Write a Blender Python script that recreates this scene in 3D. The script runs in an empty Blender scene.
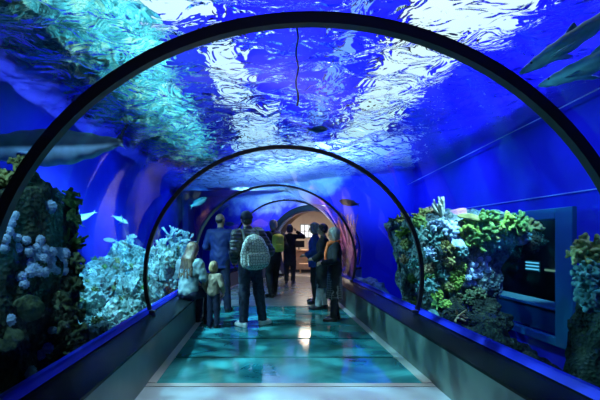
import bpy, bmesh, math, random
import numpy as np
from mathutils import Vector, Matrix, Quaternion, noise as mnoise
random.seed(7)
PI = math.pi
SC = bpy.context.scene
COL = SC.collection

# ------------------------------------------------------------------ tagging
def tag(o, label=None, cat=None, group=None, kind=None):
    if label: o['label'] = label
    if cat: o['category'] = cat
    if group: o['group'] = group
    if kind: o['kind'] = kind
    return o

def empty(name, loc=(0, 0, 0), rz=0.0, rot=None, label=None, cat=None, group=None):
    o = bpy.data.objects.new(name, None)
    o.empty_display_size = 0.1
    COL.objects.link(o)
    o.location = loc
    o.rotation_euler = rot if rot else (0, 0, rz)
    return tag(o, label, cat, group)

def link_mesh(name, me, mat=None, parent=None, loc=None, rot=None, scale=None):
    o = bpy.data.objects.new(name, me)
    COL.objects.link(o)
    if mat is not None and not me.materials: me.materials.append(mat)
    if parent is not None: o.parent = parent
    if loc is not None: o.location = loc
    if rot is not None: o.rotation_euler = rot
    if scale is not None: o.scale = scale if hasattr(scale, '__len__') else (scale,) * 3
    return o

def struct(name, me, mat=None, parent=None):
    o = link_mesh(name, me, mat, parent)
    if parent is None: o['kind'] = 'structure'
    return o

def copy_tree(o, parent=None):
    c = o.copy(); COL.objects.link(c)
    if parent is not None: c.parent = parent
    for ch in [x for x in bpy.data.objects if x.parent == o]:
        copy_tree(ch, c)
    return c

# ------------------------------------------------------------------ meshes
def to_mesh(bm, name='m', smooth=True):
    me = bpy.data.meshes.new(name)
    bm.normal_update()
    bm.to_mesh(me); bm.free()
    if smooth and len(me.polygons):
        me.polygons.foreach_set('use_smooth', [True] * len(me.polygons))
    return me

def py_mesh(verts, faces, smooth=True, name='m'):
    me = bpy.data.meshes.new(name)
    me.from_pydata([tuple(v) for v in verts], [], [tuple(f) for f in faces])
    if smooth and len(me.polygons):
        me.polygons.foreach_set('use_smooth', [True] * len(me.polygons))
    me.update()
    return me

def add_box(bm, c, s, rz=0.0, bevel=0.0, rot=None):
    m = Matrix.Translation(c) @ (rot.to_4x4() if rot is not None else Matrix.Rotation(rz, 4, 'Z')) @ Matrix.Diagonal((s[0], s[1], s[2], 1))
    r = bmesh.ops.create_cube(bm, size=1.0, matrix=m)
    if bevel > 0:
        es = list({e for v in r['verts'] for e in v.link_edges})
        bmesh.ops.bevel(bm, geom=es, offset=bevel, segments=2, affect='EDGES', profile=0.5)

def box_mesh(c, s, rz=0.0, bevel=0.0):
    bm = bmesh.new(); add_box(bm, c, s, rz, bevel)
    return to_mesh(bm, smooth=False)

def add_tube(bm, pts, rad, seg=8, cap=True):
    """tube along points with radius (float or list)"""
    pts = [Vector(p) for p in pts]
    n = len(pts)
    rads = rad if hasattr(rad, '__len__') else [rad] * n
    rings = []
    up = None
    for i, p in enumerate(pts):
        t = (pts[min(i + 1, n - 1)] - pts[max(i - 1, 0)]).normalized()
        if up is None:
            a = Vector((0, 0, 1)) if abs(t.z) < 0.9 else Vector((1, 0, 0))
            up = (a - t * a.dot(t)).normalized()
        else:
            up = (up - t * up.dot(t)).normalized()
        sd = t.cross(up)
        rings.append([bm.verts.new(p + (up * math.cos(2 * PI * k / seg) + sd * math.sin(2 * PI * k / seg)) * rads[i]) for k in range(seg)])
    for i in range(n - 1):
        for k in range(seg):
            bm.faces.new((rings[i][k], rings[i][(k + 1) % seg], rings[i + 1][(k + 1) % seg], rings[i + 1][k]))
    if cap:
        bm.faces.new(rings[0][::-1]); bm.faces.new(rings[-1])

def tube_mesh(pts, rad, seg=8):
    bm = bmesh.new(); add_tube(bm, pts, rad, seg)
    return to_mesh(bm)

# ------------------------------------------------------------------ signed-distance modelling
class SDF:
    """small voxel field: smooth unions of round cones / ellipsoids, meshed by surface nets"""
    def __init__(self, lo, hi, h):
        self.h = h
        self.lo = np.array(lo, float)
        self.n = np.ceil((np.array(hi, float) - self.lo) / h).astype(int) + 2
        self.f = np.full(self.n, 1.0, np.float32)
        self.ax = [self.lo[i] + h * np.arange(self.n[i]) for i in range(3)]
    def _sl(self, lo, hi, pad):
        s = []
        for i in range(3):
            a = int(max(0, math.floor((lo[i] - pad - self.lo[i]) / self.h)))
            b = int(min(self.n[i], math.ceil((hi[i] + pad - self.lo[i]) / self.h) + 1))
            if b <= a: return None
            s.append(slice(a, b))
        return tuple(s)
    def _xyz(self, sl):
        return np.meshgrid(self.ax[0][sl[0]], self.ax[1][sl[1]], self.ax[2][sl[2]], indexing='ij')
    def _put(self, sl, d, k, mode):
        a = self.f[sl]
        d = d.astype(np.float32)
        if mode == 'sub':
            self.f[sl] = np.maximum(a, -d); return
        if k > 0:
            hh = np.maximum(k - np.abs(a - d), 0) / k
            self.f[sl] = np.minimum(a, d) - hh * hh * k * 0.25
        else:
            self.f[sl] = np.minimum(a, d)
    def cone(self, a, b, ra, rb, k=0.02, mode='add', cut_a=False, cut_b=False, flat=None, tex=None):
        """round cone from a to b; flat=(axis vector, factor) squashes the section along that axis"""
        a = np.array(a, float); b = np.array(b, float)
        r = max(ra, rb) * (1.0 if flat is None else max(1.0, 1.0 / flat[1] if flat[1] < 1 else flat[1]))
        sl = self._sl(np.minimum(a, b) - r, np.maximum(a, b) + r, k + 3 * self.h)
        if sl is None: return
        X, Y, Z = self._xyz(sl)
        ab = b - a; L2 = max(ab @ ab, 1e-9)
        PX, PY, PZ = X - a[0], Y - a[1], Z - a[2]
        t = (PX * ab[0] + PY * ab[1] + PZ * ab[2]) / L2
        tc = np.clip(t, 0, 1)
        DX, DY, DZ = PX - ab[0] * tc, PY - ab[1] * tc, PZ - ab[2] * tc
        sc = 1.0
        if flat is not None:
            ax = np.array(flat[0], float); ax /= np.linalg.norm(ax)
            q = DX * ax[0] + DY * ax[1] + DZ * ax[2]
            g = 1.0 / flat[1] - 1.0
            DX, DY, DZ = DX + ax[0] * q * g, DY + ax[1] * q * g, DZ + ax[2] * q * g
            sc = min(1.0, flat[1])
        d = (np.sqrt(DX * DX + DY * DY + DZ * DZ) - (ra + (rb - ra) * tc)) * sc
        if tex is not None: d = d + tex(X, Y, Z)
        L = math.sqrt(L2)
        if cut_b: d = np.maximum(d, (t - 1) * L)
        if cut_a: d = np.maximum(d, -t * L)
        self._put(sl, d, k, mode)
    def ell(self, c, r, k=0.02, mode='add', R=None, tex=None):
        c = np.array(c, float); r = np.array(r, float)
        m = r.max()
        sl = self._sl(c - m, c + m, k + 3 * self.h)
        if sl is None: return
        X, Y, Z = self._xyz(sl)
        X, Y, Z = X - c[0], Y - c[1], Z - c[2]
        if R is not None:
            R = np.array(R)           # columns are the ellipsoid's axes
            X, Y, Z = (X * R[0, 0] + Y * R[1, 0] + Z * R[2, 0], X * R[0, 1] + Y * R[1, 1] + Z * R[2, 1], X * R[0, 2] + Y * R[1, 2] + Z * R[2, 2])
        k0 = np.sqrt((X / r[0]) ** 2 + (Y / r[1]) ** 2 + (Z / r[2]) ** 2)
        k1 = np.sqrt((X / r[0] ** 2) ** 2 + (Y / r[1] ** 2) ** 2 + (Z / r[2] ** 2) ** 2)
        d = np.where(k1 > 1e-6, k0 * (k0 - 1) / np.maximum(k1, 1e-6), -r.min())
        if tex is not None: d = d + tex(X, Y, Z)
        self._put(sl, d, k, mode)
    def box(self, c, s, k=0.02, rnd=0.01, mode='add', R=None):
        c = np.array(c, float); s = np.array(s, float) / 2
        m = np.linalg.norm(s)
        sl = self._sl(c - m, c + m, k + 3 * self.h)
        if sl is None: return
        X, Y, Z = self._xyz(sl)
        X, Y, Z = X - c[0], Y - c[1], Z - c[2]
        if R is not None:
            R = np.array(R)
            X, Y, Z = (X * R[0, 0] + Y * R[1, 0] + Z * R[2, 0], X * R[0, 1] + Y * R[1, 1] + Z * R[2, 1], X * R[0, 2] + Y * R[1, 2] + Z * R[2, 2])
        qx, qy, qz = np.abs(X) - s[0] + rnd, np.abs(Y) - s[1] + rnd, np.abs(Z) - s[2] + rnd
        d = np.sqrt(np.maximum(qx, 0) ** 2 + np.maximum(qy, 0) ** 2 + np.maximum(qz, 0) ** 2) + np.minimum(np.maximum(qx, np.maximum(qy, qz)), 0) - rnd
        self._put(sl, d, k, mode)
    def cut(self, p, nrm):
        """remove the side the normal points to"""
        nrm = np.array(nrm, float); nrm /= np.linalg.norm(nrm)
        X, Y, Z = self._xyz((slice(None),) * 3)
        self.f = np.maximum(self.f, ((X - p[0]) * nrm[0] + (Y - p[1]) * nrm[1] + (Z - p[2]) * nrm[2]).astype(np.float32))
    def warp(self, fn):
        X, Y, Z = self._xyz((slice(None),) * 3)
        near = np.abs(self.f) < 0.12
        self.f[near] += fn(X[near], Y[near], Z[near]).astype(np.float32)
    def mesh(self, name='m', relax=1):
        f = self.f
        f[0], f[-1], f[:, 0], f[:, -1], f[:, :, 0], f[:, :, -1] = 1, 1, 1, 1, 1, 1
        s = f < 0
        n = self.n
        corner = [s[i:n[0] - 1 + i, j:n[1] - 1 + j, k:n[2] - 1 + k] for i in (0, 1) for j in (0, 1) for k in (0, 1)]
        cnt = sum(c.astype(np.int8) for c in corner)
        act = (cnt > 0) & (cnt < 8)
        idx = np.argwhere(act)
        ids = np.full(act.shape, -1, np.int64)
        ids[act] = np.arange(len(idx))
        if not len(idx):
            return py_mesh([], [])
        acc = np.zeros((len(idx), 3)); wt = np.zeros(len(idx))
        E = []
        for i in (0, 1):
            for j in (0, 1):
                E += [((0, i, j), (1, i, j)), ((i, 0, j), (i, 1, j)), ((i, j, 0), (i, j, 1))]
        for a, b in E:
            fa = f[idx[:, 0] + a[0], idx[:, 1] + a[1], idx[:, 2] + a[2]]
            fb = f[idx[:, 0] + b[0], idx[:, 1] + b[1], idx[:, 2] + b[2]]
            x = (fa < 0) != (fb < 0)
            t = np.where(x, fa / np.where(x, fa - fb, 1), 0)[:, None]
            p = np.array(a)[None] * (1 - t) + np.array(b)[None] * t
            acc += np.where(x[:, None], p, 0); wt += x
        V = self.lo + self.h * (idx + acc / wt[:, None])
        F = []
        for ax in range(3):
            o1, o2 = [(1, 2), (2, 0), (0, 1)][ax]
            sa = [slice(1, -1)] * 3; sb = [slice(1, -1)] * 3
            sa[ax] = slice(0, -1); sb[ax] = slice(1, None)
            A, B = s[tuple(sa)], s[tuple(sb)]
            q = np.argwhere(A != B)
            if not len(q): continue
            off = np.ones(3, int); off[ax] = 0
            q = q + off
            inside = s[q[:, 0], q[:, 1], q[:, 2]]
            def cell(d1, d2):
                c = q.copy(); c[:, o1] -= d1; c[:, o2] -= d2
                return ids[c[:, 0], c[:, 1], c[:, 2]]
            quad = np.stack([cell(0, 0), cell(1, 0), cell(1, 1), cell(0, 1)], 1)
            quad[~inside] = quad[~inside][:, ::-1]
            F.append(quad)
        F = np.concatenate(F)
        for _ in range(relax):
            e = np.concatenate([F[:, [0, 1]], F[:, [1, 2]], F[:, [2, 3]], F[:, [3, 0]]])
            sm = np.zeros_like(V); c = np.zeros(len(V))
            for col in range(3):
                sm[:, col] = np.bincount(e[:, 0], V[e[:, 1], col], len(V)) + np.bincount(e[:, 1], V[e[:, 0], col], len(V))
            c = np.bincount(e[:, 0], minlength=len(V)) + np.bincount(e[:, 1], minlength=len(V))
            V = 0.5 * V + 0.5 * sm / np.maximum(c, 1)[:, None]
        me = bpy.data.meshes.new(name)
        me.vertices.add(len(V)); me.vertices.foreach_set('co', V.astype(np.float32).ravel())
        me.loops.add(len(F) * 4); me.loops.foreach_set('vertex_index', F.astype(np.int32).ravel())
        me.polygons.add(len(F))
        me.polygons.foreach_set('loop_start', np.arange(0, len(F) * 4, 4, dtype=np.int32))
        me.polygons.foreach_set('use_smooth', np.ones(len(F), bool))
        me.update(calc_edges=True); me.validate()
        return me

# ------------------------------------------------------------------ materials
def new_mat(name):
    m = bpy.data.materials.new(name); m.use_nodes = True
    nt = m.node_tree
    for n in list(nt.nodes): nt.nodes.remove(n)
    out = nt.nodes.new('ShaderNodeOutputMaterial')
    return m, nt, out

def N(nt, kind, **kw):
    n = nt.nodes.new(kind)
    for k, v in kw.items():
        if k.startswith('i_'):
            key = k[2:]
            key = int(key) if key.isdigit() else key.replace('_', ' ')
            n.inputs[key].default_value = v
        else:
            setattr(n, k, v)
    return n

def rgba(c): return (c[0], c[1], c[2], 1.0)

def pbr(name, col, rough=0.6, metal=0.0, col2=None, scale=20.0, bump=0.0, bscale=None, coat=0.0, spec=0.5, detail=4.0, contrast=(0.35, 0.65), tex='noise', emit=None, estr=0.0, coord='Object', sheen=0.0):
    m, nt, out = new_mat(name)
    b = N(nt, 'ShaderNodeBsdfPrincipled')
    b.inputs['Base Color'].default_value = rgba(col)
    b.inputs['Roughness'].default_value = rough
    b.inputs['Metallic'].default_value = metal
    b.inputs['Specular IOR Level'].default_value = spec
    b.inputs['Coat Weight'].default_value = coat
    b.inputs['Sheen Weight'].default_value = sheen
    if emit:
        b.inputs['Emission Color'].default_value = rgba(emit); b.inputs['Emission Strength'].default_value = estr
    tc = N(nt, 'ShaderNodeTexCoord')
    if col2 is not None:
        if tex == 'voronoi':
            t = N(nt, 'ShaderNodeTexVoronoi'); t.inputs['Scale'].default_value = scale; o = t.outputs['Distance']
        else:
            t = N(nt, 'ShaderNodeTexNoise'); t.inputs['Scale'].default_value = scale; t.inputs['Detail'].default_value = detail; o = t.outputs['Fac']
        nt.links.new(tc.outputs[coord], t.inputs['Vector'])
        r = N(nt, 'ShaderNodeValToRGB')
        r.color_ramp.elements[0].position = contrast[0]; r.color_ramp.elements[0].color = rgba(col)
        r.color_ramp.elements[1].position = contrast[1]; r.color_ramp.elements[1].color = rgba(col2)
        nt.links.new(o, r.inputs['Fac']); nt.links.new(r.outputs['Color'], b.inputs['Base Color'])
    if bump > 0:
        t2 = N(nt, 'ShaderNodeTexNoise'); t2.inputs['Scale'].default_value = bscale or scale * 2; t2.inputs['Detail'].default_value = 6
        nt.links.new(tc.outputs[coord], t2.inputs['Vector'])
        bp = N(nt, 'ShaderNodeBump'); bp.inputs['Strength'].default_value = bump; bp.inputs['Distance'].default_value = 0.02
        nt.links.new(t2.outputs['Fac'], bp.inputs['Height']); nt.links.new(bp.outputs['Normal'], b.inputs['Normal'])
    nt.links.new(b.outputs[0], out.inputs['Surface'])
    return m

def emissive(name, col, strength):
    m, nt, out = new_mat(name)
    e = N(nt, 'ShaderNodeEmission'); e.inputs['Color'].default_value = rgba(col); e.inputs['Strength'].default_value = strength
    nt.links.new(e.outputs[0], out.inputs['Surface'])
    return m
# ================================================================== SETTING
BEND_S, BEND_R, S_END, S_START = 10.2, 7.5, 14.97, -3.4
CX = 0.245
RX, RZ, CZ = 1.745, 1.63, 0.925          # tunnel arch: half width, rise, centre height
WALL_L, WALL_R = -3.4, 4.5
WATER_Z, TANK_Z = 3.4, -0.7
def frame_at(s):
    if s <= BEND_S: return Vector((CX, s, 0)), 0.0
    a = (s - BEND_S) / BEND_R
    return Vector((CX + BEND_R * (1 - math.cos(a)), BEND_S + BEND_R * math.sin(a), 0)), a
def PT(s, u, z):
    c, a = frame_at(s)
    return Vector((c.x + math.cos(a) * u, c.y - math.sin(a) * u, z))
def PX_(s, x, z):
    c, a = frame_at(s)
    return PT(s, (x - c.x) / math.cos(a), z)
def stations(s0, s1, step=0.4):
    n = max(1, int(round((s1 - s0) / step)))
    return [s0 + (s1 - s0) * i / n for i in range(n + 1)]
def sweep(prof, s0, s1, closed=True, step=0.4, smooth=False, thick_caps=True):
    """sweep a (u, z) profile along the tunnel"""
    S = stations(s0, s1, step); n = len(prof)
    V = [PT(s, u, z) for s in S for u, z in prof]
    F = []
    for i in range(len(S) - 1):
        for k in range(n if closed else n - 1):
            a, b = i * n + k, i * n + (k + 1) % n
            F.append((a, b, b + n, a + n))
    if closed and thick_caps:
        F.append(tuple(range(n))[::-1]); F.append(tuple((len(S) - 1) * n + k for k in range(n)))
    return py_mesh(V, F, smooth)
A0 = math.asin((0.5 - CZ) / RZ)
def arch_pts(du=0.0, n=48, a0=A0):
    return [((RX + du) * math.cos(t), CZ + (RZ + du) * math.sin(t)) for t in [a0 + (PI - 2 * a0) * i / n for i in range(n + 1)]]

# ---- materials of the shell
M_blue = pbr('deep_blue_tank_paint', (0.035, 0.030, 0.52), 0.8, col2=(0.085, 0.060, 0.66), scale=1.3, spec=0.1, detail=6, contrast=(.3,.75))
M_tankfloor = pbr('dark_tank_sand', (0.05, 0.09, 0.14), 0.95, col2=(0.09, 0.16, 0.2), scale=6, bump=0.4)
M_ceil = pbr('blue_painted_ceiling', (0.015, 0.02, 0.55), 0.9)
M_ledge = pbr('black_polished_ledge', (0.004, 0.006, 0.008), 0.25, col2=(0.008, 0.012, 0.014), scale=3, spec=0.02)
M_panel = pbr('dark_green_grey_panel', (0.045, 0.080, 0.078), 0.38, col2=(0.075, 0.125, 0.115), scale=2.2, spec=0.4)
M_trim = pbr('pale_grey_floor_trim', (0.34, 0.40, 0.40), 0.45)
M_strip = pbr('sill_strip_tank_glow', (0.012, 0.03, 0.80), 0.5, spec=0.2)  # blue glow of the tank put into the strip's base colour
M_matte = pbr('pale_blue_grey_floor', (0.30, 0.43, 0.52), 0.42, col2=(0.36, 0.50, 0.58), scale=5)
M_greyfloor = pbr('grey_walkway_floor', (0.16, 0.20, 0.22), 0.22, col2=(0.22, 0.26, 0.28), scale=4)
M_rib = pbr('black_rubber_rib', (0.006, 0.007, 0.010), 0.35)
M_joint = pbr('black_joint', (0.006, 0.010, 0.012), 0.4)

def glass_floor_mat():
    m, nt, out = new_mat('glass_floor_teal_glow')
    tc = N(nt, 'ShaderNodeTexCoord')
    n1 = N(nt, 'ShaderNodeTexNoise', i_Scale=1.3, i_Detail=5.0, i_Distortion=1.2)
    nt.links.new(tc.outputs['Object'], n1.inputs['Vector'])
    r = N(nt, 'ShaderNodeValToRGB')  # mottled glow of the lit water below put into the base colour
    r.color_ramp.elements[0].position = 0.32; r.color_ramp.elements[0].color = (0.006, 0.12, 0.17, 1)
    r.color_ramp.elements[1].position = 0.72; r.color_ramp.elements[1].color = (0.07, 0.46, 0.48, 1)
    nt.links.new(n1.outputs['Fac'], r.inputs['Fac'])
    b = N(nt, 'ShaderNodeBsdfPrincipled', i_Roughness=0.08)
    b.inputs['Specular IOR Level'].default_value = 0.8
    n2 = N(nt, 'ShaderNodeTexNoise', i_Scale=9.0, i_Detail=3.0)
    nt.links.new(tc.outputs['Object'], n2.inputs['Vector'])
    bp = N(nt, 'ShaderNodeBump', i_Strength=0.08, i_Distance=0.02)
    nt.links.new(n2.outputs['Fac'], bp.inputs['Height']); nt.links.new(bp.outputs['Normal'], b.inputs['Normal'])
    nt.links.new(r.outputs['Color'], b.inputs['Base Color'])
    nt.links.new(b.outputs[0], out.inputs['Surface'])
    return m
M_gfloor = glass_floor_mat()

def acrylic_mat():
    m, nt, out = new_mat('tunnel_acrylic')
    tr = N(nt, 'ShaderNodeBsdfTransparent'); tr.inputs['Color'].default_value = (0.93, 0.97, 1.0, 1)
    gl = N(nt, 'ShaderNodeBsdfGlossy'); gl.inputs['Roughness'].default_value = 0.03
    gl.inputs['Color'].default_value = (0.8, 0.8, 0.8, 1)
    fr = N(nt, 'ShaderNodeFresnel', i_IOR=1.30)
    mx = N(nt, 'ShaderNodeMixShader')
    nt.links.new(fr.outputs[0], mx.inputs[0]); nt.links.new(tr.outputs[0], mx.inputs[1]); nt.links.new(gl.outputs[0], mx.inputs[2])
    nt.links.new(mx.outputs[0], out.inputs['Surface'])
    return m
M_acrylic = acrylic_mat()

def water_mat():
    m, nt, out = new_mat('tank_water')
    tr = N(nt, 'ShaderNodeBsdfTransparent')
    va = N(nt, 'ShaderNodeVolumeAbsorption'); va.inputs['Color'].default_value = (0.0, 0.62, 0.95, 1); va.inputs['Density'].default_value = 0.26
    nt.links.new(tr.outputs[0], out.inputs['Surface']); nt.links.new(va.outputs[0], out.inputs['Volume'])
    return m
M_water = water_mat()

def surface_mat():
    """rippled underside of the water: sees through where a ripple faces the eye, mirrors the tank elsewhere"""
    m, nt, out = new_mat('water_surface_underside')
    tc = N(nt, 'ShaderNodeTexCoord')
    n1 = N(nt, 'ShaderNodeTexNoise', i_Scale=3.4, i_Detail=2.2, i_Distortion=1.0)
    n1.inputs['Roughness'].default_value = 0.5
    nt.links.new(tc.outputs['Object'], n1.inputs['Vector'])
    bp = N(nt, 'ShaderNodeBump', i_Strength=1.0, i_Distance=0.15)
    nt.links.new(n1.outputs['Fac'], bp.inputs['Height'])
    lw = N(nt, 'ShaderNodeLayerWeight', i_Blend=0.5)
    nt.links.new(bp.outputs['Normal'], lw.inputs['Normal'])
    mr = N(nt, 'ShaderNodeMapRange', interpolation_type='SMOOTHSTEP')
    mr.inputs['From Min'].default_value = 0.62; mr.inputs['From Max'].default_value = 0.90
    nt.links.new(lw.outputs['Facing'], mr.inputs['Value'])
    tr = N(nt, 'ShaderNodeBsdfRefraction', i_IOR=1.10); tr.inputs['Color'].default_value = (0.95, 0.98, 1.0, 1); tr.inputs['Roughness'].default_value = 0.0
    gl = N(nt, 'ShaderNodeBsdfGlossy'); gl.inputs['Roughness'].default_value = 0.02; gl.inputs['Color'].default_value = (0.86, 0.95, 1.0, 1)
    nt.links.new(bp.outputs['Normal'], gl.inputs['Normal']); nt.links.new(bp.outputs['Normal'], tr.inputs['Normal'])
    mx = N(nt, 'ShaderNodeMixShader')
    nt.links.new(mr.outputs[0], mx.inputs[0]); nt.links.new(tr.outputs[0], mx.inputs[1]); nt.links.new(gl.outputs[0], mx.inputs[2])
    nt.links.new(mx.outputs[0], out.inputs['Surface'])
    return m
M_surf = surface_mat()

# ---- walkway floor
FL, FR = -1.365, 1.375                      # panel faces
GL0, GR0 = -1.285, 1.285                    # glass floor edges
struct('floor', sweep([(FL, -0.12), (FR, -0.12), (FR, -0.02), (FL, -0.02)], S_START, S_END + 0.3), M_joint)
G0 = 4.05
struct('floor_board', sweep([(FL, -0.02), (FR, -0.02), (FR, 0.0), (FL, 0.0)], S_START, G0 - 0.10), M_matte)
struct('floor_board', sweep([(FL, -0.02), (FR, -0.02), (FR, 0.004), (FL, 0.004)], G0 - 0.09, G0 - 0.01), M_trim)
edges = [G0, 4.96, 5.88, 6.80, 7.72, 8.64]
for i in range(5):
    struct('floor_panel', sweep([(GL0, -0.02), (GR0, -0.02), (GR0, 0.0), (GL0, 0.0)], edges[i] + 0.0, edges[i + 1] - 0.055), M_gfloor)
struct('floor_board', sweep([(GL0, -0.02), (GR0, -0.02), (GR0, 0.0), (GL0, 0.0)], 8.64, S_END + 0.3), M_greyfloor)
struct('trim_1', sweep([(FL, -0.02), (GL0 - 0.004, -0.02), (GL0 - 0.004, 0.006), (FL, 0.012)], G0, S_END), M_trim)
struct('trim_2', sweep([(GR0 + 0.004, -0.02), (FR, -0.02), (FR, 0.012), (GR0 + 0.004, 0.006)], G0, S_END), M_trim)
# ---- side walls under the glass: panel, ledge, blue sill strip
for side, nm in ((-1, 'left'), (1, 'right')):
    f = FL if side < 0 else FR
    def q(p): return [(side * abs(u), z) for u, z in (p if side > 0 else p[::-1])]
    a = abs(f)
    struct('wall_' + nm, sweep(q([(a, -0.1), (a + 0.10, -0.1), (a + 0.10, 0.425), (a, 0.425)]), S_START, S_END), M_panel)
    struct('trim_' + ('3' if side < 0 else '4'), sweep(q([(a - 0.012, 0.428), (1.80, 0.468), (1.80, 0.40), (a + 0.11, 0.40), (a - 0.012, 0.405)]), S_START, S_END), M_ledge)
    struct('trim_' + ('5' if side < 0 else '6'), sweep(q([(1.665, 0.464), (1.74, 0.466), (1.74, 0.515), (1.70, 0.515)]), S_START, S_END), M_strip)
    # low masonry under the ledge on the tank side
    struct('trim_' + ('7' if side < 0 else '8'), sweep(q([(a + 0.12, TANK_Z), (1.80, TANK_Z), (1.80, 0.398), (a + 0.12, 0.398)]), S_START, S_END), M_tankfloor)
# ---- the acrylic, one curved pane between each pair of ribs
RIBS = [-1.0, 2.17, 5.24, 9.05, 12.68]
bounds = [S_START] + RIBS + [S_END]
for i in range(len(bounds) - 1):
    struct('window_%d' % (i + 1), sweep(arch_pts(0.0), bounds[i], bounds[i + 1], closed=False, smooth=True, step=0.5), M_acrylic)
# ---- ribs
RIB_W = [0.085, 0.055, 0.042, 0.04, 0.04]
RIB_LABEL = ['black arch rib over the pale floor behind the entrance', 'thick black arch rib nearest the viewer, spanning the whole picture',
             'black arch rib standing beside the coral covered reef column', 'thin dark arch rib just behind the woman seated on the ledge',
             'thin dark arch rib over the bend in front of the portal']
for s, w, lab in zip(RIBS, RIB_W, RIB_LABEL):
    if s < 0: continue
    pts_o, pts_i = arch_pts(0.004, 64), arch_pts(-w * 1.0, 64)
    V, F = [], []
    for ds in (-w / 2, w / 2):
        for p in pts_o: V.append(PT(s + ds, *p))
        for p in pts_i: V.append(PT(s + ds, *p))
    n = len(pts_o)
    for k in range(n - 1):
        F += [(k, k + 1, n + k + 1, n + k), (2 * n + k + 1, 2 * n + k, 3 * n + k, 3 * n + k + 1),
              (n + k, n + k + 1, 3 * n + k + 1, 3 * n + k), (k + 1, k, 2 * n + k, 2 * n + k + 1)]
    F += [(0, n, 3 * n, 2 * n), (n - 1, 3 * n - 1, 4 * n - 1, 2 * n - 1)]
    r = link_mesh('arch_rib', py_mesh(V, F, smooth=False), M_rib)
    tag(r, lab, 'arch rib', 'black ribs of the tunnel')
    bm = bmesh.new()
    for sd in (-1, 1):
        add_box(bm, PT(s, sd * 1.635, 0.482), (0.07, w * 1.8, 0.035), bevel=0.006)
        fo = link_mesh('foot', to_mesh(bm, smooth=False), M_rib, r)
        bm = bmesh.new()
    bm.free()

# ---- tank shell
def quad_strip(pts_a, pts_b):
    n = len(pts_a)
    return py_mesh(list(pts_a) + list(pts_b), [(i, i + 1, n + i + 1, n + i) for i in range(n - 1)], smooth=False)
SS = stations(S_START - 0.3, S_END, 0.5)
struct('wall_left', box_mesh((WALL_L - 0.1, 8, 2.2), (0.2, 25, 6.2)), M_blue)
# the wall on the blue side has a framed window into another gallery
WY0, WY1, WZ0, WZ1 = 6.40, 9.60, -0.15, 1.69
bm = bmesh.new()
add_box(bm, (WALL_R + .1, (-4.5 + WY0) / 2, 2.2), (.2, WY0 + 4.5, 6.2)); add_box(bm, (WALL_R + .1, (WY1 + 20.5) / 2, 2.2), (.2, 20.5 - WY1, 6.2))
add_box(bm, (WALL_R + .1, (WY0 + WY1) / 2, (WZ1 + 5.3) / 2), (.2, WY1 - WY0, 5.3 - WZ1)); add_box(bm, (WALL_R + .1, (WY0 + WY1) / 2, (WZ0 - .9) / 2), (.2, WY1 - WY0, WZ0 + .9))
struct('wall_right', to_mesh(bm, smooth=False), M_blue)
M_frame = pbr('dark_teal_window_frame', (0.05, 0.26, 0.28), 0.4)
bm = bmesh.new()
for y0, y1, z0, z1 in ((6.04, 6.40, -.25, 1.86), (9.60, 9.9, -.25, 1.86), (6.40, 9.6, 1.69, 1.86), (6.4, 9.6, -.25, -.12)):
    add_box(bm, (WALL_R - .02, (y0 + y1) / 2, (z0 + z1) / 2), (.10, y1 - y0 - .002, z1 - z0 - .002), bevel=.012)
wf = struct('window_8', to_mesh(bm, smooth=False), M_frame)
def pane_mat():
    m, nt, out = new_mat('dark_window_pane')
    tr = N(nt, 'ShaderNodeBsdfTransparent'); tr.inputs['Color'].default_value = (0.55, 0.8, 0.85, 1)
    gl = N(nt, 'ShaderNodeBsdfGlossy'); gl.inputs['Roughness'].default_value = .02; gl.inputs['Color'].default_value = (.6, .6, .6, 1)
    fr = N(nt, 'ShaderNodeFresnel', i_IOR=1.12); mx = N(nt, 'ShaderNodeMixShader')
    nt.links.new(fr.outputs[0], mx.inputs[0]); nt.links.new(tr.outputs[0], mx.inputs[1]); nt.links.new(gl.outputs[0], mx.inputs[2])
    nt.links.new(mx.outputs[0], out.inputs['Surface']); return m
link_mesh('pane', box_mesh((WALL_R + .06, 8.0, .77), (.02, 3.19, 1.83)), pane_mat(), wf)
# the gallery behind it
M_gal = pbr('dark_gallery_wall', (0.012, 0.03, 0.035), .6)
M_galb = pbr('teal_gallery_bench', (0.05, 0.22, 0.22), .35)
M_gale = pbr('pale_gallery_edge', (0.55, 0.62, 0.55), .4)
struct('wall_gallery', box_mesh((7.6, 10, .8), (.1, 13, 3.4)), M_gal)
struct('wall_gallery', box_mesh((6.1, 4.4, .8), (2.9, .1, 3.4)), M_gal)
struct('wall_gallery', box_mesh((6.1, 16.5, .8), (2.9, .1, 3.4)), M_gal)
struct('ceiling', box_mesh((6.1, 10.4, 2.5), (2.9, 12.3, .1)), M_gal)
struct('floor', box_mesh((6.1, 10.4, -.85), (2.9, 12.3, .1)), M_gal)
struct('trim_9', box_mesh((5.25, 10.4, -.1), (.4, 12, .40), bevel=.01), M_galb)
struct('trim_10', box_mesh((5.25, 10.4, .17), (.5, 12, .05), bevel=.01), M_gale)
struct('wall_front', box_mesh((0.5, -4.2, 2.2), (9, 0.2, 6.2)), M_blue)
struct('ceiling', box_mesh((0.5, 7.5, 5.35), (9, 26, 0.2)), M_ceil)
# tank floor either side of the walkway
for sd, xw in ((-1, WALL_L), (1, WALL_R)):
    struct('floor', quad_strip([PT(s, sd * 1.78, TANK_Z) for s in SS], [PX_(s, xw, TANK_Z) for s in SS]), M_tankfloor)
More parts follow.
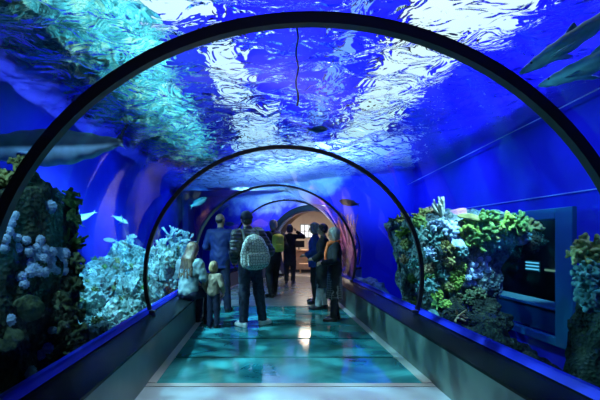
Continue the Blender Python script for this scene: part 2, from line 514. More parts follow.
# end wall with the arched opening
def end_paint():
    m, nt, out = new_mat('end_wall_glitter_tone')  # pale upper tone stands in for glitter on the far water surface
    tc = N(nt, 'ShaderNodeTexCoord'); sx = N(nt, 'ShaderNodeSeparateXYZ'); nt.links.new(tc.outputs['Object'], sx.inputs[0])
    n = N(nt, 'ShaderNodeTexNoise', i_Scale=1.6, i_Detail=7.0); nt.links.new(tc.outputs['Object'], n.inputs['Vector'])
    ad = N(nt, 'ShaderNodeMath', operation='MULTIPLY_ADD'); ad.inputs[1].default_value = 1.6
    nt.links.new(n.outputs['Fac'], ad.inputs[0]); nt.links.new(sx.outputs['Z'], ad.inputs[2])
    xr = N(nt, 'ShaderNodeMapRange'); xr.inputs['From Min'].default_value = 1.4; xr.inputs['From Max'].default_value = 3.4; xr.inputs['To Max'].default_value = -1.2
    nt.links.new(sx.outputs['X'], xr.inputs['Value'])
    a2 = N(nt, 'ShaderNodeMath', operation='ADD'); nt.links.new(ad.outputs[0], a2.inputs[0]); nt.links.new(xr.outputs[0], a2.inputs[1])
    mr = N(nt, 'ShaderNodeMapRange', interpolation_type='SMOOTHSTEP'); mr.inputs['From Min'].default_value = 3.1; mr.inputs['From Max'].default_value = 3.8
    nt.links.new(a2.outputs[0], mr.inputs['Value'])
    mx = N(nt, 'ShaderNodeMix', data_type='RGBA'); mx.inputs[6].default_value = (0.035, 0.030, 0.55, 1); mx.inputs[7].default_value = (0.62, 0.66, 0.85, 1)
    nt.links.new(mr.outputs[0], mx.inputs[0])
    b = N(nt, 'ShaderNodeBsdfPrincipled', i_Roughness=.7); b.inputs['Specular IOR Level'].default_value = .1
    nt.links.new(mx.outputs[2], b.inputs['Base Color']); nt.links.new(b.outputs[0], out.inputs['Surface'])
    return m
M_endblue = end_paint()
def end_wall():
    arch = [(u, z) for u, z in arch_pts(0.02, 48, -0.60)]
    arch = [(arch[0][0], -0.1)] + arch + [(arch[-1][0], -0.1)]
    V, F = [], []
    for u, z in arch: V.append(PT(S_END, u, z))
    for u, z in arch: V.append(PT(S_END + 0.25, u, z))
    n = len(arch)
    outer = []
    for u, z in arch:
        # push out to a big rectangle
        du, dz = u, z - CZ
        if z <= -0.05: outer.append((3.58 if u > 0 else -6.6, -0.8)); continue
        k = min((3.58 if du > 0 else 6.6) / max(abs(du), 1e-3), (4.4 / dz) if dz > 1e-3 else 1e9, (1.7 / -dz) if dz < -1e-3 else 1e9)
        outer.append((du * k, CZ + dz * k))
    for u, z in outer: V.append(PT(S_END, u, z))
    for u, z in outer: V.append(PT(S_END + 0.25, u, z))
    for k in range(n - 1):
        F += [(k, k + 1, n + k + 1, n + k), (k + 1, k, 2 * n + k, 2 * n + k + 1), (n + k, n + k + 1, 3 * n + k + 1, 3 * n + k)]
    return py_mesh(V, F, smooth=False)
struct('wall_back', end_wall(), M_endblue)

# ---- the water itself and its rippled surface
def water_body():
    arch = arch_pts(0.03, 36)
    S = stations(S_START, S_END - 0.02, 0.45)
    V, F = [], []
    for s in S:
        ring = [PT(s, 1.83, 0.5)] + [PT(s, u, z) for u, z in arch] + [PT(s, -1.83, 0.5), PT(s, -1.83, TANK_Z - 0.02)]
        ring += [PX_(s, WALL_L - 0.02, TANK_Z - 0.02), PX_(s, WALL_L - 0.02, WATER_Z - 0.10), PX_(s, WALL_R + 0.02, WATER_Z - 0.10), PX_(s, WALL_R + 0.02, TANK_Z - 0.02), PT(s, 1.83, TANK_Z - 0.02)]
        V += ring; n = len(ring)
    for i in range(len(S) - 1):
        for k in range(n):
            a, b = i * n + k, i * n + (k + 1) % n
            F.append((a, b, b + n, a + n))
    F.append(tuple(range(n))[::-1]); F.append(tuple((len(S) - 1) * n + k for k in range(n)))
    me = py_mesh(V, F, smooth=False)
    bm = bmesh.new(); bm.from_mesh(me)
    bmesh.ops.triangulate(bm, faces=[f for f in bm.faces if len(f.verts) > 4])
    bmesh.ops.recalc_face_normals(bm, faces=bm.faces[:])
    bm.to_mesh(me); bm.free()
    return me
struct('water', water_body(), M_water)

def water_surface():
    rng = np.random.default_rng(3)
    dx = 0.055
    xs = np.arange(WALL_L, WALL_R + dx, dx); ys = np.arange(-3.4, 18.6, dx)
    X, Y = np.meshgrid(xs, ys, indexing='ij')
    Z = np.zeros_like(X)
    for i in range(46):                                  # crossing wave trains
        lam = 0.28 * (1.6 / 0.28) ** rng.random()
        th = rng.normal(0.9, 0.9)
        ph = rng.random() * 2 * PI
        k = 2 * PI / lam
        q = k * (X * math.cos(th) + Y * math.sin(th)) + ph + 1.1 * np.sin(0.9 * X + 0.7 * Y * rng.random() + ph * 3)
        Z += 0.0078 * lam ** 0.9 * np.sin(q)
    V = np.stack([X.ravel(), Y.ravel(), WATER_Z + Z.ravel()], 1)
    nx, ny = X.shape
    I = np.arange(nx * ny).reshape(nx, ny)
    F = np.stack([I[:-1, :-1].ravel(), I[:-1, 1:].ravel(), I[1:, 1:].ravel(), I[1:, :-1].ravel()], 1)
    c, a = frame_at(S_END)
    fw = np.array([math.sin(a), math.cos(a)])
    cen = V[F].mean(1)
    keep = ((cen[:, 0] - c.x) * fw[0] + (cen[:, 1] - c.y) * fw[1]) < -0.02
    return py_mesh(V, F[keep].tolist(), True)
struct('water_surface', water_surface(), M_surf)
# ================================================================== ROCK AND CORAL
from mathutils.bvhtree import BVHTree
CAM = Vector((0, 0, 1.4))
def ray(px, py):
    return Vector(((px - 264) / 420, 1.0, (238 - py) / 420))
def at(px, py, d):
    return CAM + ray(px, py) * d

def fbm(p, oct=5, gain=0.5, lac=2.1):
    s, a = 0.0, 1.0
    for _ in range(oct):
        s += a * mnoise.noise(p); p = p * lac; a *= gain
    return s
def rock_mesh(size, seed, sub=5, rough=0.28, freq=1.6, ridged=0.12, taper=0.0, square=0.0):
    bm = bmesh.new()
    bmesh.ops.create_icosphere(bm, subdivisions=sub, radius=1.0)
    o = Vector((seed * 7.3, seed * 3.1, -seed * 5.7))
    for v in bm.verts:
        d = v.co.normalized()
        if square > 0:
            m = max(abs(d.x), abs(d.y), abs(d.z))
            d = d.lerp(d / m, square)
        r = 1 + rough * fbm(v.co * freq + o, 5)
        r += ridged * (0.5 - abs(mnoise.noise(v.co * freq * 3.1 + o))) 
        p = Vector((d.x * size[0], d.y * size[1], d.z * size[2])) * r
        if taper: 
            k = 1 + taper * d.z
            p.x *= k; p.y *= k
        v.co = p
    return to_mesh(bm)

def rock_mat(name, c1, c2, c3, scale=5.0, bump=0.9):
    m, nt, out = new_mat(name)
    tc = N(nt, 'ShaderNodeTexCoord')
    n1 = N(nt, 'ShaderNodeTexNoise', i_Scale=scale, i_Detail=8.0); n1.inputs['Roughness'].default_value = 0.65
    v1 = N(nt, 'ShaderNodeTexVoronoi', i_Scale=scale * 4.0)
    nt.links.new(tc.outputs['Object'], n1.inputs['Vector']); nt.links.new(tc.outputs['Object'], v1.inputs['Vector'])
    r = N(nt, 'ShaderNodeValToRGB')
    r.color_ramp.elements[0].position = 0.36; r.color_ramp.elements[0].color = rgba(c1)
    r.color_ramp.elements[1].position = 0.66; r.color_ramp.elements[1].color = rgba(c3)
    e = r.color_ramp.elements.new(0.5); e.color = rgba(c2)
    nt.links.new(n1.outputs['Fac'], r.inputs['Fac'])
    b = N(nt, 'ShaderNodeBsdfPrincipled', i_Roughness=0.9); b.inputs['Specular IOR Level'].default_value = 0.15
    ma = N(nt, 'ShaderNodeMath', operation='ADD')
    nt.links.new(n1.outputs['Fac'], ma.inputs[0]); nt.links.new(v1.outputs['Distance'], ma.inputs[1])
    bp = N(nt, 'ShaderNodeBump', i_Strength=bump, i_Distance=0.05)
    nt.links.new(ma.outputs[0], bp.inputs['Height']); nt.links.new(bp.outputs['Normal'], b.inputs['Normal'])
    nt.links.new(r.outputs['Color'], b.inputs['Base Color']); nt.links.new(b.outputs[0], out.inputs['Surface'])
    return m
M_rock_pale = rock_mat('pale_reef_rock', (0.03, 0.07, 0.06), (0.30, 0.38, 0.30), (0.80, 0.85, 0.70), 4.0)
M_rock_mid = rock_mat('mottled_reef_rock', (0.03, 0.05, 0.06), (0.12, 0.20, 0.20), (0.35, 0.45, 0.42), 6)
M_rock_dark = rock_mat('dark_reef_rock', (0.008, 0.012, 0.010), (0.025, 0.04, 0.03), (0.07, 0.09, 0.05), 7)

def coral_mat(name, tip, base, scale=22):
    m, nt, out = new_mat(name)
    tc = N(nt, 'ShaderNodeTexCoord')
    v = N(nt, 'ShaderNodeTexVoronoi', i_Scale=scale)
    n1 = N(nt, 'ShaderNodeTexNoise', i_Scale=scale * 0.35, i_Detail=5.0)
    nt.links.new(tc.outputs['Object'], v.inputs['Vector']); nt.links.new(tc.outputs['Object'], n1.inputs['Vector'])
    r = N(nt, 'ShaderNodeValToRGB')
    r.color_ramp.elements[0].position = 0.35; r.color_ramp.elements[0].color = rgba(base)
    r.color_ramp.elements[1].position = 0.62; r.color_ramp.elements[1].color = rgba(tip)
    nt.links.new(n1.outputs['Fac'], r.inputs['Fac'])
    b = N(nt, 'ShaderNodeBsdfPrincipled', i_Roughness=0.75); b.inputs['Specular IOR Level'].default_value = 0.25
    bp = N(nt, 'ShaderNodeBump', i_Strength=0.7, i_Distance=0.01)
    nt.links.new(v.outputs['Distance'], bp.inputs['Height']); nt.links.new(bp.outputs['Normal'], b.inputs['Normal'])
    nt.links.new(r.outputs['Color'], b.inputs['Base Color']); nt.links.new(b.outputs[0], out.inputs['Surface'])
    return m
MC = {
    'green': coral_mat('green_coral', (0.22, 0.42, 0.10), (0.06, 0.16, 0.05)),
    'lime': coral_mat('lime_coral', (0.40, 0.60, 0.10), (0.12, 0.26, 0.05)),
    'teal': coral_mat('teal_coral', (0.20, 0.46, 0.42), (0.05, 0.16, 0.17)),
    'blue': coral_mat('pale_blue_coral', (0.55, 0.74, 0.95), (0.28, 0.45, 0.66)),
    'olive': coral_mat('olive_coral', (0.40, 0.42, 0.14), (0.14, 0.15, 0.05)),
    'tan': coral_mat('tan_coral', (0.55, 0.38, 0.22), (0.22, 0.13, 0.08)),
    'pink': coral_mat('pink_coral', (0.85, 0.36, 0.42), (0.45, 0.16, 0.26)),
    'cream': coral_mat('cream_coral', (0.85, 0.88, 0.75), (0.45, 0.52, 0.45)),
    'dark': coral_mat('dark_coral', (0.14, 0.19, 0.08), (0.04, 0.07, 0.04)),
}
CORAL = {}
def hemis(rng, lo=-0.15):
    while True:
        v = rng.normal(size=3); v /= np.linalg.norm(v)
        if v[2] > lo: return v
def build_corals():
    for sd in range(3):
        rng = np.random.default_rng(40 + sd)
        # cauliflower coral: knobs over a dome, unit radius ~0.12
        s = SDF((-.17,) * 3, (.17,) * 3, 0.009)
        s.ell((0, 0, 0), (.085, .085, .075), 0)
        pts = []
        for _ in range(400):
            v = hemis(rng, -0.35)
            if all(np.dot(v, p) < 0.86 for p in pts): pts.append(v)
        for v in pts: s.ell(v * np.array([.1, .1, .09]) * rng.uniform(.9, 1.1), (.026,) * 3, 0.012)
        CORAL['cauliflower', sd] = s.mesh('cauliflower_coral')
        # bush coral: forking stubby branches with knobby ends
        s = SDF((-.22, -.22, -.06), (.22, .22, .26), 0.010)
        s.ell((0, 0, 0), (.06, .06, .05), 0)
        for _ in range(17):
            v = hemis(rng, 0.0); a = v * .03; b = v * rng.uniform(.09, .13)
            s.cone(a, b, .018, .016, 0.015)
            for _ in range(3):
                w = v + rng.normal(size=3) * 0.55; w /= np.linalg.norm(w)
                c = b + w * rng.uniform(.03, .06)
                s.cone(b, c, .015, .019, 0.01)
        CORAL['bush', sd] = s.mesh('bush_coral')
        # staghorn
        s = SDF((-.26, -.26, -.06), (.26, .26, .40), 0.010)
        def grow(a, v, L, r, n):
            b = a + v * L
            s.cone(a, b, r, r * .8, 0.012)
            if n:
                for _ in range(2):
                    w = v + rng.normal(size=3) * 0.45 + np.array([0, 0, .15]); w /= np.linalg.norm(w)
                    grow(b, w, L * .78, r * .8, n - 1)
        for _ in range(5): 
            v = hemis(rng, .45); grow(np.zeros(3), v, .11, .020, 3)
        CORAL['staghorn', sd] = s.mesh('staghorn_coral')
        # finger coral
        s = SDF((-.16, -.16, -.05), (.16, .16, .30), 0.009)
        for _ in range(13):
            q = rng.normal(size=2) * .045
            L = rng.uniform(.09, .25) * (1 - 2.2 * np.hypot(*q))
            s.cone((q[0], q[1], -.03), (q[0] * 1.9, q[1] * 1.9, max(L, .05)), .024, .017, 0.012)
        CORAL['finger', sd] = s.mesh('finger_coral')
        # plate coral: wavy shelf
        s = SDF((-.30, -.30, -.12), (.30, .30, .10), 0.011)
        s.cone((0, 0, -.1), (0, 0, 0), .05, .07, 0.03)
        for i in range(7):
            t = i * 2 * PI / 7 + rng.uniform(-.3, .3); rr = rng.uniform(.08, .14)
            s.ell((math.cos(t) * rr, math.sin(t) * rr, rng.uniform(-.01, .03)), (rng.uniform(.09, .13), rng.uniform(.09, .13), .022), 0.03)
        CORAL['plate', sd] = s.mesh('plate_coral')
        # round knobbed head
        s = SDF((-.15,) * 3, (.15,) * 3, 0.011)
        s.ell((0, 0, 0), (.10, .10, .085), 0)
        pts = []
        for _ in range(700):
            v = hemis(rng, -.9)
            if all(np.dot(v, p) < 0.91 for p in pts): pts.append(v)
        for v in pts: s.ell(v * np.array([.103, .103, .088]), (.017,) * 3, 0.008)
        CORAL['head', sd] = s.mesh('coral_head')
build_corals()
COUNT = {}
def coral(kind, col, loc, nrm, size, label, group=None, rng=random):
    """one colony; size = radius in metres"""
    base = CORAL[kind, rng.randrange(3)]
    key = (base.name, col)
    me = COUNT.get(key)
    if me is None:
        me = base.copy(); me.materials.append(MC[col]); COUNT[key] = me
    nm = {'head': 'coral_head', 'cauliflower': 'cauliflower_coral', 'bush': 'bush_coral', 'staghorn': 'staghorn_coral', 'finger': 'finger_coral', 'plate': 'plate_coral'}[kind]
    unit = {'head': .115, 'cauliflower': .125, 'bush': .17, 'staghorn': .24, 'finger': .16, 'plate': .22}[kind]
    o = link_mesh(nm, me)
    up = Vector(nrm).normalized()
    q = up.to_track_quat('Z', 'Y') @ Quaternion((0, 0, 1), rng.uniform(0, 6.28))
    o.rotation_mode = 'QUATERNION'; o.rotation_quaternion = q
    s = size / unit
    o.scale = (s * rng.uniform(.9, 1.1), s * rng.uniform(.9, 1.1), s * rng.uniform(.85, 1.1))
    o.location = loc
    return tag(o, label, 'coral', group)

def world_bvh(objs):
    vs, fs = [], []
    for o in objs:
        n = len(vs)
        M = Matrix.LocRotScale(o.location, o.rotation_euler, o.scale)
        vs += [M @ v.co for v in o.data.vertices]
        fs += [[n + i for i in p.vertices] for p in o.data.polygons]
    return BVHTree.FromPolygons(vs, fs)
def hit(bvh, px, py):
    d = ray(px, py)
    h = bvh.ray_cast(CAM, d.normalized())
    if h[0] is None: return None
    n = h[1]
    if n.dot(d) > 0: n = -n
    return h[0], n

def rock(loc, size, seed, mat, label, rz=0.0, group=None, name='reef_rock', **kw):
    o = link_mesh(name, rock_mesh(size, seed, **kw), mat, loc=loc, rot=(0, 0, rz))
    return tag(o, label, 'rock', group)

# ---- dark pillar beside the ledge (out in the water, opposite the entrance end)
pillar = rock((-2.62, 3.55, 0.55), (0.86, 0.72, 1.42), 3, M_rock_dark, 'dark rock pillar crusted with pale blue coral heads, under the large shark', square=0.55, sub=6, rough=0.16, name='rock_pillar')
pb = world_bvh([pillar])
heads = [(52,130),(40,158),(33,188),(18,215),(60,210),(95,220),(145,220),(15,250),(65,247),(103,260),(130,248),(160,250),(185,262),(210,262),(110,302),(135,275),(160,285),(185,292),(215,285),(235,300),(110,335),(140,332),(165,335),(185,318),(205,330),(75,350),(88,380),(232,330),(235,268),(125,318)]
for X, Y in heads:
    h = hit(pb, X / 3.64, 180 + Y / 3.64)
    if h: coral('head', 'blue', h[0], h[1], 0.043 * h[0].y / 3.2 * random.uniform(.9, 1.15), 'pale blue knobbed coral head in the cluster on the dark rock pillar', 'pale blue coral heads on the dark pillar')
for X, Y, s, lab in [(178, 97, .062, 'larger pale oval coral head alone near the top of the dark pillar')]:
    h = hit(pb, X / 3.64, 180 + Y / 3.64)
    if h: coral('head', 'blue', h[0], h[1], s, lab)
for X, Y, s in [(48, 348, .05), (40, 355, .045), (10, 320, .045), (52, 330, .04), (30, 372, .05)]:
    h = hit(pb, X, Y)
    if h: coral('head', 'blue', h[0], h[1], s, 'blue coral head low on the dark pillar near the sill', 'blue coral heads at the foot of the dark pillar')
for X, Y, s, kd in [(40,168,.12,'bush'),(55,172,.11,'bush'),(62,182,.10,'bush'),(66,200,.10,'bush'),(68,220,.09,'bush'),(69,245,.09,'finger'),(69,265,.09,'bush'),(68,290,.10,'bush'),(70,312,.10,'bush'),(69,335,.11,'bush'),(66,355,.10,'finger'),(50,380,.1,'bush'),(20,172,.11,'bush'),(5,185,.10,'bush'),(30,310,.10,'plate'),(55,305,.09,'bush'),(8,340,.1,'plate'),(60,325,.1,'bush')]:
    h = hit(pb, X, Y)
    if h: coral(kd, 'olive' if Y < 190 else ('green' if X > 60 and Y < 260 else 'dark'), h[0] + Vector((.05 if X > 50 else 0, -.02, .02)), h[1] + Vector((.4, -.2, .3)), s * 1.1, 'dark green coral tuft on the edge of the dark rock pillar', 'dark coral tufts on the dark pillar')

# ---- bright reef on the same side, further along
spec = [  # x, y, z, sx, sy, sz, label
    (-2.62, 5.35, -0.30, 0.62, 0.62, 0.52, 'pale broken rock low in the bright reef beside the dark pillar'),
    (-2.12, 6.25, -0.02, 0.34, 0.60, 0.46, 'pale lumpy rock against the glass in the bright reef'),
    (-2.85, 6.55, 0.36, 0.42, 0.52, 0.40, 'flat layered rock at the upper edge of the bright reef'),
    (-2.20, 7.45, 0.30, 0.36, 0.56, 0.48, 'pale rounded boulder in the middle of the bright reef'),
    (-2.92, 7.65, 0.55, 0.40, 0.56, 0.42, 'pale ridge rock along the back of the bright reef'),
    (-2.18, 8.65, 0.48, 0.38, 0.56, 0.62, 'tall pale rock behind the second glass rib in the bright reef'),
    (-2.92, 8.95, 0.72, 0.40, 0.62, 0.55, 'pale rock peak at the far back of the bright reef'),
    (-2.15, 10.0, 0.55, 0.38, 0.66, 0.70, 'pale rock at the far end of the bright reef, behind the seated woman'),
    (-2.02, 5.15, -0.08, 0.24, 0.40, 0.40, 'small pale rock pressed near the sill in the bright reef'),
]
reef = [rock((x, y, z), (sx, sy, sz), 11 + i * 1.7, M_rock_pale, lab, sub=6, rough=0.26, freq=2.0, ridged=0.3) for i, (x, y, z, sx, sy, sz, lab) in enumerate(spec)]
rb = world_bvh(reef)
rr = random.Random(5)
RL = {'bush': 'pale bushy coral colony growing on the bright reef rocks', 'staghorn': 'pale branching coral standing on the bright reef rocks', 'finger': 'pale finger coral standing on the bright reef rocks',
      'cauliflower': 'pale cauliflower coral growing on the bright reef rocks', 'plate': 'pale shelf coral jutting from the bright reef rocks'}
n = 0
for i in range(240):
    px, py = rr.uniform(72, 214), rr.uniform(212, 340)
    h = hit(rb, px, py)
    if not h or h[0].x > -1.72 or h[1].z < -0.2: continue
    kd = rr.choice(['bush', 'bush', 'cauliflower', 'cauliflower', 'cauliflower', 'plate', 'finger'])
    if any((h[0] - q).length < .17 for q in globals().setdefault('placed', [])): continue
    placed.append(h[0])
    coral(kd, rr.choice(['cream', 'green', 'teal', 'cream', 'olive', 'tan', 'teal']), h[0], (h[1] + Vector((0.1, 0, 0.8))), rr.uniform(.045, .085), RL[kd], 'pale %s corals of the bright reef' % kd, rr)
    n += 1
    if n >= 60: break
# tall whitish branching corals above the reef, behind the second and third ribs
for x, y, z, s in [(-2.12, 9.0, 1.02, .34), (-2.15, 9.9, 1.20, .42), (-2.75, 8.8, 1.22, .22), (-2.05, 10.4, 1.15, .34), (-2.2, 8.4, 1.0, .2)]:
    coral('staghorn', 'cream', (x, y, z), (0.1, 0, 1), s, 'tall white branching coral on the crest of the bright reef', 'tall white branching corals')

# ---- reef column on the other side with many coloured corals
col_parts = [rock((2.72, 6.25, 0.95), (0.62, 0.60, 0.80), 21, M_rock_mid, 'broad rock column crowded with green and blue corals', sub=6, rough=0.17, ridged=0.2, square=0.6, taper=0.28, name='reef_column')]
col_parts.append(rock((3.42, 6.0, 1.34), (0.48, 0.34, 0.23), 25, M_rock_dark, 'dark overhanging rock on the side of the coral column', sub=5, rough=0.3, ridged=.2))
col_parts.append(rock((2.75, 5.75, 0.22), (0.55, 0.42, 0.38), 27, M_rock_dark, 'dark rock at the foot of the coral column', sub=5, rough=0.3, ridged=.2))
cb = world_bvh(col_parts)
C = lambda X, Y: (390 + X / 3.07, 190 + Y / 3.07)
for X, Y in [(275,213),(300,212),(262,230),(245,248),(280,240),(300,245),(260,265),(240,270),(255,285),(275,262),(235,288),(290,228),(268,250),(250,230)]:
    h = hit(cb, *C(X, Y))
    if h: coral('head', 'blue', h[0], h[1], .052, 'pale blue coral head in the bunch on the coral column', 'pale blue coral heads on the column')
for X, Y in [(208,245),(225,235),(195,265),(210,280),(220,265),(205,292)]:
    h = hit(cb, *C(X, Y))
    if h: coral('cauliflower', 'lime', h[0], h[1], .075, 'bright lime coral beside the blue heads on the coral column', 'lime corals beside the blue heads')
for X, Y, kd, c, s, lab in [
    (80,60,'bush','olive',.13,'olive bush coral on the top rim of the coral column nearest the rib'),
    (120,70,'cauliflower','tan',.11,'brown knobbly coral on the top rim of the coral column'),
    (165,68,'finger','cream',.15,'pale upright finger coral on the top rim of the coral column'),
    (207,75,'plate','pink',.15,'pinkish shelf coral on the top rim of the coral column'),
    (250,85,'plate','olive',.17,'olive shelf coral at the flat top of the coral column'),
    (300,90,'bush','green',.17,'wide green bush coral at the outer corner of the column top'),
    (40,95,'bush','olive',.12,'olive bush coral high on the glass side of the coral column'),
    (45,130,'bush','lime',.13,'yellow-green bush coral on the glass side of the coral column'),
    (50,165,'cauliflower','olive',.10,'small olive coral under the yellow-green bush on the column side'),
    (45,212,'cauliflower','tan',.08,'small brown coral on the narrow side of the coral column'),
    (250,122,'bush','lime',.20,'large lime green bush coral under the outer shelf of the column'),
    (290,128,'bush','green',.20,'large green bush coral at the outer edge of the coral column'),
    (268,160,'bush','green',.17,'green bush coral above the pale blue heads'),
    (318,125,'bush','olive',.18,'olive bush coral on the outermost corner of the column'),
    (320,160,'cauliflower','teal',.13,'teal coral hanging below the outermost corner of the column'),
    (175,180,'bush','olive',.11,'yellowish coral in the middle of the column face'),
    (182,220,'cauliflower','olive',.085,'small yellow coral just above the lime corals'),
    (120,238,'cauliflower','tan',.09,'tan coral halfway down the column face by the rib'),
    (125,292,'bush','teal',.13,'teal bush coral low on the column face by the rib'),
    (145,322,'cauliflower','lime',.09,'bright green coral low on the column face'),
    (170,352,'cauliflower','lime',.085,'bright green coral at the very foot of the column'),
    (148,356,'bush','green',.10,'green bush coral at the foot of the column near the sill'),
    (183,297,'cauliflower','olive',.075,'small olive coral below the lime corals'),
    (82,345,'bush','lime',.10,'lime bush coral at the narrow foot of the column beside the rib'),
    (96,300,'bush','teal',.11,'teal bush coral right behind the rib'),
    (130,388,'plate','teal',.10,'teal shelf coral just above the sill under the column'),
    (215,390,'finger','tan',.09,'brown finger coral on the dark rock at the column foot'),
    (150,110,'bush','blue',.14,'pale blue bush coral high on the column face'),
    (185,120,'cauliflower','blue',.12,'pale blue knobbed coral under the top rim of the column'),
    (205,155,'plate','blue',.13,'pale blue shelf coral in the upper middle of the column'),
    (135,150,'bush','teal',.13,'teal bush coral in the upper middle of the column face'),
    (385,105,'bush','green',.19,'dark green bush coral on the arm of rock in front of the framed window'),
    (425,120,'bush','olive',.18,'olive bush coral at the tip of the rock arm over the framed window'),
    (400,150,'cauliflower','teal',.15,'teal knobbed coral hanging below the rock arm'),
    (350,105,'bush','lime',.17,'yellow-green bush coral where the rock arm leaves the column'),
    (95,140,'bush','teal',.13,'teal bush coral beside the rib high on the column'),
    (155,200,'finger','teal',.12,'teal finger coral in the centre of the column face'),
    (220,190,'cauliflower','teal',.10,'teal knobbed coral between the pale shelf and the green bush'),
    (120,195,'bush','blue',.11,'pale blue bush coral beside the rib halfway up the column'),
    (110,265,'finger','green',.10,'green finger coral beside the rib low on the column'),
    (160,262,'bush','teal',.10,'small teal bush coral between the rib and the lime corals'),
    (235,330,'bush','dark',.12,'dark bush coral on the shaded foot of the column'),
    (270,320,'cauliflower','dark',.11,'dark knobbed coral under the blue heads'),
    (75,230,'bush','teal',.10,'teal bush coral on the column edge by the glass'),
    (70,270,'cauliflower','green',.09,'green knobbed coral on the column edge by the glass'),
    (90,100,'cauliflower','green',.11,'green knobbed coral under the olive bush at the rim'),
]:
    px, py = C(X, Y)
    h = hit(cb, px, py)
    k = 0
    while h is None and k < 12:
        px += (455 - px) * .06; py += (262 - py) * .06; k += 1; h = hit(cb, px, py)
    if h: coral(kd, c, h[0] - ray(px, py).normalized() * .03, h[1] + Vector((0, 0, .45)), s, lab)

# low dark rocks along the foot of the glass on that side, and the clump at the picture's edge
for i, (x, y, z, a, b, c_, lab) in enumerate([
    (2.55, 4.9, -0.12, .50, .50, .42, 'dark low rock behind the sill between the column and the corner clump'),
    (2.60, 3.9, -0.22, .50, .55, .42, 'dark low rock behind the sill under the framed window'),
    (2.45, 3.0, -0.18, .42, .55, .46, 'dark low rock behind the sill below the corner coral clump'),
    (3.24, 3.75, 0.26, .40, .42, .78, 'dark rock stack carrying the coral clump at the picture edge')]):
    rock((x, y, z), (a, b, c_), 31 + i * 2.3, M_rock_dark, lab, sub=5, rough=.3, ridged=.25)
rc = random.Random(12)
for i in range(13):
    t = i / 12
    px, py = 579 + 17 * rc.random(), 250 + 50 * t
    d = 3.62 - .12 * rc.random()
    kd = rc.choice(['bush', 'cauliflower', 'bush'])
    c = 'olive' if i < 4 else 'teal'
    lab = 'yellow-green coral on top of the rock stack at the picture edge' if i < 4 else 'teal coral on the front of the rock stack at the picture edge'
    coral(kd, c, at(px + (3 if i < 2 else 0), py, d), (-.3 + .5 * rc.random(), -.5, .8 - t * .6), .125 if i > 1 else .15, lab, 'corals of the corner rock stack, ' + ('top' if i < 4 else 'front'), rc)

# ---- pink sea whips beyond the bend
def sea_fan(loc, seed, lab):
    rng = np.random.default_rng(seed)
    s = SDF((-.6, -.25, -.1), (.6, .25, 1.9), 0.016)
    s.ell((0, 0, 0), (.12, .10, .08), .0)
    for i in range(44):
        a = rng.uniform(-.26, .03); y = rng.uniform(-.2, .2); L = rng.uniform(.7, 1.75)
        p = np.array([0, y * .3, 0.]); v = np.array([a, y, 1.0])
        for k in range(6):
            q = p + v / np.linalg.norm(v) * L / 6
            s.cone(p, q, .042 - .004 * k, .038 - .004 * k, .02)
            p = q; v = v + np.array([a * .35 + rng.normal() * .07, rng.normal() * .05, 0])
    return tag(link_mesh('sea_whip_coral', s.mesh(), MC['pink'], loc=loc, scale=(.72, 1, 1)), lab, 'coral')
sea_fan((2.20, 10.5, 0.25), 1, 'tall pink sea whip coral outside the glass by the group at the bend')
sea_fan((2.27, 11.25, 0.35), 2, 'pink sea whip coral behind the taller one at the bend')
sea_fan((2.50, 11.9, 0.35), 4, 'pink sea whip coral closest to the end wall at the bend')
rock((2.75, 11.3, -0.25), (.5, 1.2, .6), 51, M_rock_mid, 'mottled rock under the pink sea whips', sub=4)
# ================================================================== FISH, ROPES, WALL WINDOW
def fish_mat(name, back, belly, z0=-.02, z1=.03, rough=.4):
    m, nt, out = new_mat(name)
    tc = N(nt, 'ShaderNodeTexCoord'); sx = N(nt, 'ShaderNodeSeparateXYZ')
    nt.links.new(tc.outputs['Object'], sx.inputs[0])
    n1 = N(nt, 'ShaderNodeTexNoise', i_Scale=14.0, i_Detail=4.0); nt.links.new(tc.outputs['Object'], n1.inputs['Vector'])
    mr = N(nt, 'ShaderNodeMapRange', interpolation_type='SMOOTHSTEP'); mr.inputs['From Min'].default_value = z0; mr.inputs['From Max'].default_value = z1
    nt.links.new(sx.outputs['Z'], mr.inputs['Value'])
    mx = N(nt, 'ShaderNodeMix', data_type='RGBA'); mx.inputs[6].default_value = rgba(belly); mx.inputs[7].default_value = rgba(back)
    nt.links.new(mr.outputs[0], mx.inputs[0])
    m2 = N(nt, 'ShaderNodeMix', data_type='RGBA', blend_type='MULTIPLY'); m2.inputs[0].default_value = .5
    nt.links.new(mx.outputs[2], m2.inputs[6]); nt.links.new(n1.outputs['Fac'], m2.inputs[7])
    b = N(nt, 'ShaderNodeBsdfPrincipled', i_Roughness=rough); nt.links.new(m2.outputs[2], b.inputs['Base Color'])
    nt.links.new(b.outputs[0], out.inputs['Surface'])
    return m
M_shark = fish_mat('dark_shark_skin', (0.02, 0.03, 0.05), (0.55, 0.68, 0.85), -.06, .0)
M_shark_g = fish_mat('haze_teal_shark_skin', (0.10, 0.42, 0.40), (0.4, 0.9, 0.9))  # teal water haze and brightness put into the skin colour
M_palefish = fish_mat('pale_fish_skin', (0.55, 0.65, 0.62), (0.95, 0.97, 0.95))
M_tealfish = fish_mat('turquoise_fish_skin', (0.05, 0.40, 0.38), (0.35, 0.85, 0.75))
M_darkfish = fish_mat('dark_fish_skin', (0.02, 0.03, 0.05), (0.10, 0.14, 0.2))
M_eye = pbr('fish_eye', (0.005, 0.005, 0.005), 0.1)
